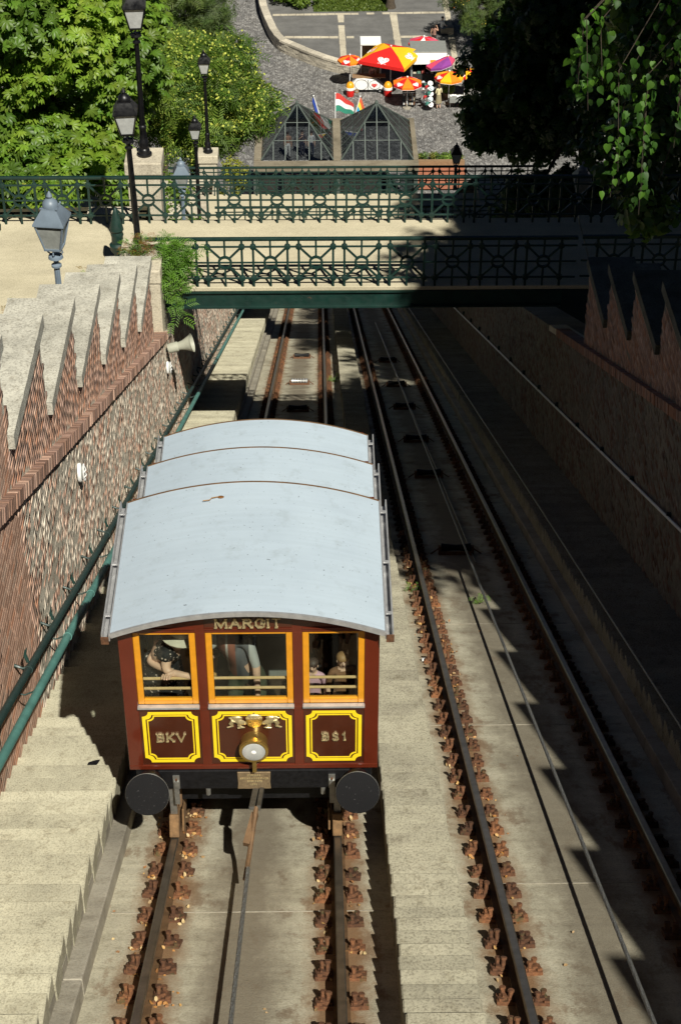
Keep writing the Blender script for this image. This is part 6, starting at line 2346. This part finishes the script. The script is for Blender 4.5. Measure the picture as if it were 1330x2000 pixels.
def heart_outline(s):
    pts = []
    for k in range(20):
        t = 2 * math.pi * k / 20
        pts.append((s * 0.058 * 16 * math.sin(t) ** 3, s * 0.058 * (13 * math.cos(t) - 5 * math.cos(2 * t) - 2 * math.cos(3 * t) - math.cos(4 * t)) * 0.85))
    return pts


def heart_mark(parent, o, ux, uy, s, col=WHT, inner=None):
    """rounded double-lobed mark lying on a panel: o centre, ux/uy panel axes"""
    n = ux.cross(uy).normalized()
    M = Matrix((ux.normalized(), uy.normalized(), n)).transposed().to_4x4()
    M.translation = o + n * 0.012
    q = MB()
    q.prism(heart_outline(s), 0, 0.006, M, 0, col)
    mk = q.build("heart_mark", MT['plainattr'], parent)
    q = MB()
    for sx in (-1, 1):                      # the swirl inside each lobe
        pts = [M @ Vector((sx * s * (0.42 + 0.22 * math.cos(t)), s * (0.18 + 0.26 * math.sin(t)), 0.010)) for t in [rad(a) for a in (-60, -20, 20, 60, 100)]]
        q.tube(pts, s * 0.05, 4, 0, inner or RED)
    q.ball(M @ Vector((0, -s * 0.1, 0.008)), s * 0.10, 6, 4, 0, inner or RED)
    q.build("swirl", MT['plainattr'], mk)
    return mk


def parasol(label, x, y, r, h, cols, n=8, valance=0.14, marks=(), tilt=0.0, rise=0.34, rot=0.0, square=False, group="ice-cream parasols on the plaza"):
    root = empty("parasol", (x, y, PLAZA), label, "parasol", group)
    MB().tube([(0, 0, 0), (0, 0, h + rise * r + 0.04)], 0.028, 8).build("pole", MT['white'], root, True)
    MB().lathe([(0.28, 0), (0.28, 0.06), (0.06, 0.1), (0.05, 0.3)], 14).build("base", MT['kerb'], root, True)
    MB().ball((0, 0, h + rise * r + 0.07), 0.06, 8, 6).build("finial", MT['white'], root, True)
    ap = Vector((0, 0, h + rise * r))
    Mt = Matrix.Rotation(tilt, 4, 'Y')
    for k in range(n):
        a0, a1 = 2 * math.pi * k / n + rot, 2 * math.pi * (k + 1) / n + rot
        p0 = Mt @ Vector((r * math.cos(a0), r * math.sin(a0), h))
        p1 = Mt @ Vector((r * math.cos(a1), r * math.sin(a1), h))
        m0, m1 = ap.lerp(p0, 0.55) + Vector((0, 0, 0.05 * r)), ap.lerp(p1, 0.55) + Vector((0, 0, 0.05 * r))
        dn = Vector((0, 0, -valance))
        q = MB()
        c = cols[k % len(cols)]
        q.add([ap, m0, m1], [(0, 1, 2)], 0, c)
        q.add([m0, p0, p1, m1], [(0, 1, 2, 3)], 0, c)
        q.add([p0, p0 + dn, p1 + dn, p1], [(0, 1, 2, 3)], 0, c)
        e = Vector((0, 0, -0.02))
        q.add([p0 + dn + e, p1 + dn + e, p1 + dn, p0 + dn], [(0, 1, 2, 3)], 0, WHT if square is False else c)
        pn = q.build("canopy_panel", MT['fabric'], root)
        so = pn.modifiers.new("thickness", 'SOLIDIFY')
        so.thickness = 0.006
        if k in marks:
            mid0 = m0.lerp(m1, 0.5)
            mid1 = p0.lerp(p1, 0.5)
            uy = mid0 - mid1
            ux = (p1 - p0)
            heart_mark(pn, mid1.lerp(mid0, 0.42 if square else 0.38), ux, uy, 0.42 if square else 0.24)
            if square:
                q = MB()
                nn = ux.cross(uy).normalized()
                b0 = mid1.lerp(mid0, 0.10) + nn * 0.012
                for t in range(6):
                    q.ball(b0 + ux.normalized() * (-0.25 + 0.1 * t), (0.035, 0.035, 0.03), 6, 4, 0, WHT)
                q.build("worn_lettering", MT['plainattr'], pn)
        MB().bar(p0 + Vector((0, 0, -0.03)), ap + Vector((0, 0, -0.06)), 0.02, 0.02).build("rib", MT['alu'], root)
    return root


parasol("big square red and yellow parasol with white heart marks over the ice-cream cart", 4.68, 109.95, 2.25, 2.25, [RED, YEL], 4, 0.2, (0, 1, 2, 3), rise=0.27, rot=rad(-160), square=True)
parasol("orange and red parasol beside the low stone wall, left of the cart", 2.05, 110.1, 0.80, 1.95, [ORG, RED], 8, 0.12, (1, 5, 7))
parasol("bright orange and red parasol in front of the souvenir stand", 5.62, 106.9, 0.95, 1.72, [ORG, RED], 8, 0.14, (1, 3, 5, 7), rot=rad(-22 - 90))
parasol("yellow and red parasol next to the woman in the khaki skirt", 8.30, 107.5, 0.95, 1.85, [YEL, RED, YEL, ORG], 8, 0.14, (5, 1), rot=rad(-40))
parasol("purple and pink parasol before the kiosk's corner", 8.35, 109.6, 0.95, 2.0, [PNK, PUR, PUR, PNK, PNK, YEL, PNK, PUR], 8, 0.15, (6,), tilt=rad(-14), rot=rad(-180))
parasol("red and white patterned parasol behind the kiosk", 6.95, 112.6, 1.05, 2.1, [RED, WHT, RED, PNK], 8, 0.12, (0, 2, 4, 6), rot=rad(10))
parasol("yellow and red parasol half hidden by the dark tree's leaves", 9.35, 108.2, 0.9, 1.8, [YEL, RED], 8, 0.12, (1, 3, 5))

# ice-cream cart
ct = empty("ice_cream_cart", (3.2, 109.35, PLAZA), "white ice-cream cart with sloping end and small wheels under the big parasol", "cart")
Mc = Matrix.Rotation(rad(90), 4, 'X')
q = MB()
q.prism([(-0.95, 0.18), (0.98, 0.18), (1.02, 0.35), (0.45, 0.82), (-0.25, 0.95), (-0.75, 0.92), (-1.02, 0.6)], -0.72, 0.0, Mc)
q.v = [(p[0], p[1], p[2]) for p in q.v]
q.build("body", MT['white'], ct, bevel=0.03)
q = MB()
q.box(-1.0, 1.15, 0.1, 0.72, 0.955, 1.02)
q.build("counter", MT['tan'], ct, bevel=0.01)
for x in (-0.72, 0.78):
    o = MB().lathe([(0.06, -0.03), (0.14, -0.03), (0.14, 0.03), (0.06, 0.03)], 16, Matrix.Translation((x, -0.05, 0.14)) @ Mc).build("wheel", MT['black'] if x > 0 else MT['tan'], ct, True)
    MB().lathe([(0.055, -0.034), (0.055, 0.036)], 12, Matrix.Translation((x, -0.05, 0.14)) @ Mc).build("hub", MT['alu'], o, True)
q = MB()
for cx_, r_ in ((-0.42, 0.42), (0.45, 0.36)):
    ring = [(cx_ + r_ * math.cos(t), -0.012, 0.55 + r_ * 0.85 * math.sin(t)) for t in [2 * math.pi * k / 24 for k in range(25)]]
    q.tube(ring, 0.012, 4)
q.bar((0.02, -0.01, 0.2), (0.02, -0.01, 0.9), 0.03, 0.012)
q.bar((-0.92, -0.012, 0.19), (0.95, -0.012, 0.19), 0.02, 0.03)
stuff(q.build("painted_lines", MT['black'], ct))
heart_mark(ct, Vector((0.42, -0.008, 0.52)), Vector((1, 0, 0)), Vector((0, 0, 1)), 0.2, RED, WHT)
for x in (-1.0, 0.85):
    MB().tube([(x, 0.6, 0.9), (x, 0.6, 2.0)], 0.02, 6).build("awning_post", MT['alu'], ct)

for lab, x in (("red litter bin with yellow domed lid left of the ice-cream cart", 2.05), ("red litter bin with yellow domed lid right of the ice-cream cart", 4.48)):
    root = empty("litter_bin", (x, 108.85, PLAZA), lab, "litter bin", "red bins with yellow lids")
    MB().lathe([(0.22, 0), (0.25, 0.05), (0.26, 0.42), (0.24, 0.44)], 18).build("bin", colour_mat("red_plastic", RED, 0.4), root, True)
    MB().lathe([(0.25, 0.441), (0.29, 0.46), (0.29, 0.60), (0.26, 0.62)], 18).build("band", MT['white'], root, True)
    MB().lathe([(0.27, 0.621), (0.26, 0.76), (0.18, 0.90), (0.08, 0.97), (0.0, 0.98)], 18).build("lid", colour_mat("yellow_plastic", (0.75, 0.32, 0.01), 0.4), root, True)

# white booth behind, kiosk with awning
bt = empty("white_booth", (3.35, 112.1, PLAZA), "white flat-roofed booth behind the big parasol", "booth")
MB().box(-0.6, 0.75, -0.6, 0.6, 2.33, 2.5).build("roof", MT['white'], bt, bevel=0.02)
MB().box(-0.55, 0.7, 0.3, 0.55, 0, 2.329).build("back_wall", MT['tan'], bt)
for x in (-0.54, 0.69):
    MB().box(x - 0.04, x + 0.04, -0.55, -0.47, 0, 2.329).build("post", MT['white'], bt)
MB().box(-0.6, 0.75, -0.5, -0.1, 0.0, 1.0).build("counter", MT['tan'], bt)
ki = empty("kiosk", (7.1, 111.0, PLAZA), "grey-roofed souvenir kiosk with white awning and a yellow sign", "kiosk")
MB().box(-1.15, 1.2, -0.9, 1.0, 2.35, 2.45).build("roof", MT['metalpanel'], ki, bevel=0.02)
MB().box(-1.1, 1.15, 0.7, 0.95, 0, 2.349).build("back_wall", MT['dark'], ki)
for x in (-1.1, 1.05):
    MB().box(x, x + 0.1, -0.85, 0.699, 0, 2.349).build("side_wall", MT['metalpanel'], ki)
q = MB()
q.add([(-1.15, -0.9, 2.36), (1.2, -0.9, 2.36), (1.15, -1.25, 2.1), (-1.12, -1.25, 2.07), (1.15, -1.27, 1.78), (-1.12, -1.27, 1.75)], [(0, 1, 2, 3), (3, 2, 4, 5)])
aw = q.build("awning", MT['white'], ki)
aw.modifiers.new("thickness", 'SOLIDIFY').thickness = 0.012
MB().box(0.12, 0.45, -1.31, -1.282, 1.78, 2.06).build("sign", colour_mat("yellow_sign", (0.75, 0.33, 0.02), 0.5), aw)
MB().box(-1.0, 1.05, -0.8, -0.5, 0, 0.9).build("counter", MT['dark'], ki)
for k in range(7):
    MB().box(-0.95 + 0.28 * k, -0.75 + 0.28 * k, -0.75, -0.55, 0.905, 1.0 + 0.08 * (k % 3)).build("goods", colour_mat("goods_%d" % k, [(0.5, 0.45, 0.35), (0.1, 0.2, 0.15), (0.4, 0.1, 0.08), (0.15, 0.15, 0.2)][k % 4]), ki)

# souvenir racks
rk = empty("hat_stand", (6.88, 106.85, PLAZA), "tall souvenir stand hung with white and teal hats", "souvenir stand")
MB().tube([(0, 0, 0), (0, 0, 1.75)], 0.025, 8).build("pole", MT['steel'], rk)
MB().lathe([(0.35, 0), (0.35, 0.04), (0.05, 0.08)], 12).build("foot", MT['black'], rk, True)
hats = [MB().lathe([(0.17, 0), (0.17, 0.015), (0.105, 0.03), (0.10, 0.10), (0.06, 0.13), (0, 0.135)], 12, None, 0, c).mesh("hat", MT['fabric'], True) for c in (WHT, (0.55, 0.62, 0.66), (0.05, 0.17, 0.14), (0.45, 0.03, 0.03))]
for k in range(18):
    a, z = k * 2.4, 0.28 + 0.085 * k
    o = put("hat", hats[[0, 1, 2, 0, 0, 1, 2, 3][k % 8]], rk, (0.26 * math.cos(a), 0.26 * math.sin(a) - 0.05, z))
    o.rotation_euler = (R.uniform(0.5, 1.0), R.uniform(-0.4, 0.4), a)
rk = empty("souvenir_rack", (5.75, 107.15, PLAZA), "dark wire souvenir rack beneath the orange parasol", "souvenir rack")
for k in range(5):
    MB().box(-0.4, 0.4, -0.22, 0.22, 0.15 + 0.3 * k, 0.18 + 0.3 * k).build("shelf", MT['black'], rk)
for sx in (-1, 1):
    for sy in (-1, 1):
        MB().box(sx * 0.405 - 0.015, sx * 0.405 + 0.015, sy * 0.235 - 0.015, sy * 0.235 + 0.015, 0, 1.5).build("upright", MT['black'], rk)
for k in range(24):
    MB().box(-0.36 + 0.13 * (k % 6), -0.26 + 0.13 * (k % 6), -0.15, 0.1, 0.181 + 0.3 * (k // 6), 0.30 + 0.3 * (k // 6)).build("souvenir", colour_mat("souv%d" % (k % 4), [(0.5, 0.5, 0.48), (0.25, 0.12, 0.06), (0.08, 0.08, 0.1), (0.4, 0.35, 0.25)][k % 4]), rk)
pt = empty("postcard_trolley", (8.75, 106.9, PLAZA), "grey metal trolley of postcards beside the yellow parasol", "trolley")
MB().box(-0.45, 0.45, -0.3, 0.3, 0.45, 0.8).build("tray", MT['metalpanel'], pt, bevel=0.02)
for sx in (-1, 1):
    for sy in (-1, 1):
        MB().tube([(sx * 0.4, sy * 0.25, 0.46), (sx * 0.42, sy * 0.27, 0.0)], 0.02, 6).build("leg", MT['steel'], pt)
for k in range(6):
    o = MB().box(-0.06, 0.06, -0.08, 0.08, 0, 0.01).build("postcard", MT['white'], pt, loc=(-0.34 + 0.14 * k, R.uniform(-0.12, 0.12), 0.815))
    o.rotation_euler = (0.4, 0, R.uniform(-0.3, 0.3))
q = MB()
q.lathe([(0.32, 0.0), (0.36, 0.35), (0.30, 0.36)], 14)
pot = empty("planter", (8.35, 108.6, PLAZA), "round planter with dense green foliage by the yellow parasol", "planter")
q.build("pot", MT['tan'], pot, True)
P_, d_, i_ = crown_points([(0, 0, 0.6, 0.45), (0.2, 0.1, 0.75, 0.3)], 900, 0.4)
scatter("foliage", P_, d_ + np.array([0, 0, .4]), RN.uniform(0, 6.28, 900), RN.uniform(0.06, 0.11, 900), SIMPLE[0], SIMPLE[1], np.tile(np.array([G_CH[0]]), (900, 1)) * RN.uniform(0.6, 1.3, (900, 1)), MT['leaf'], pot)
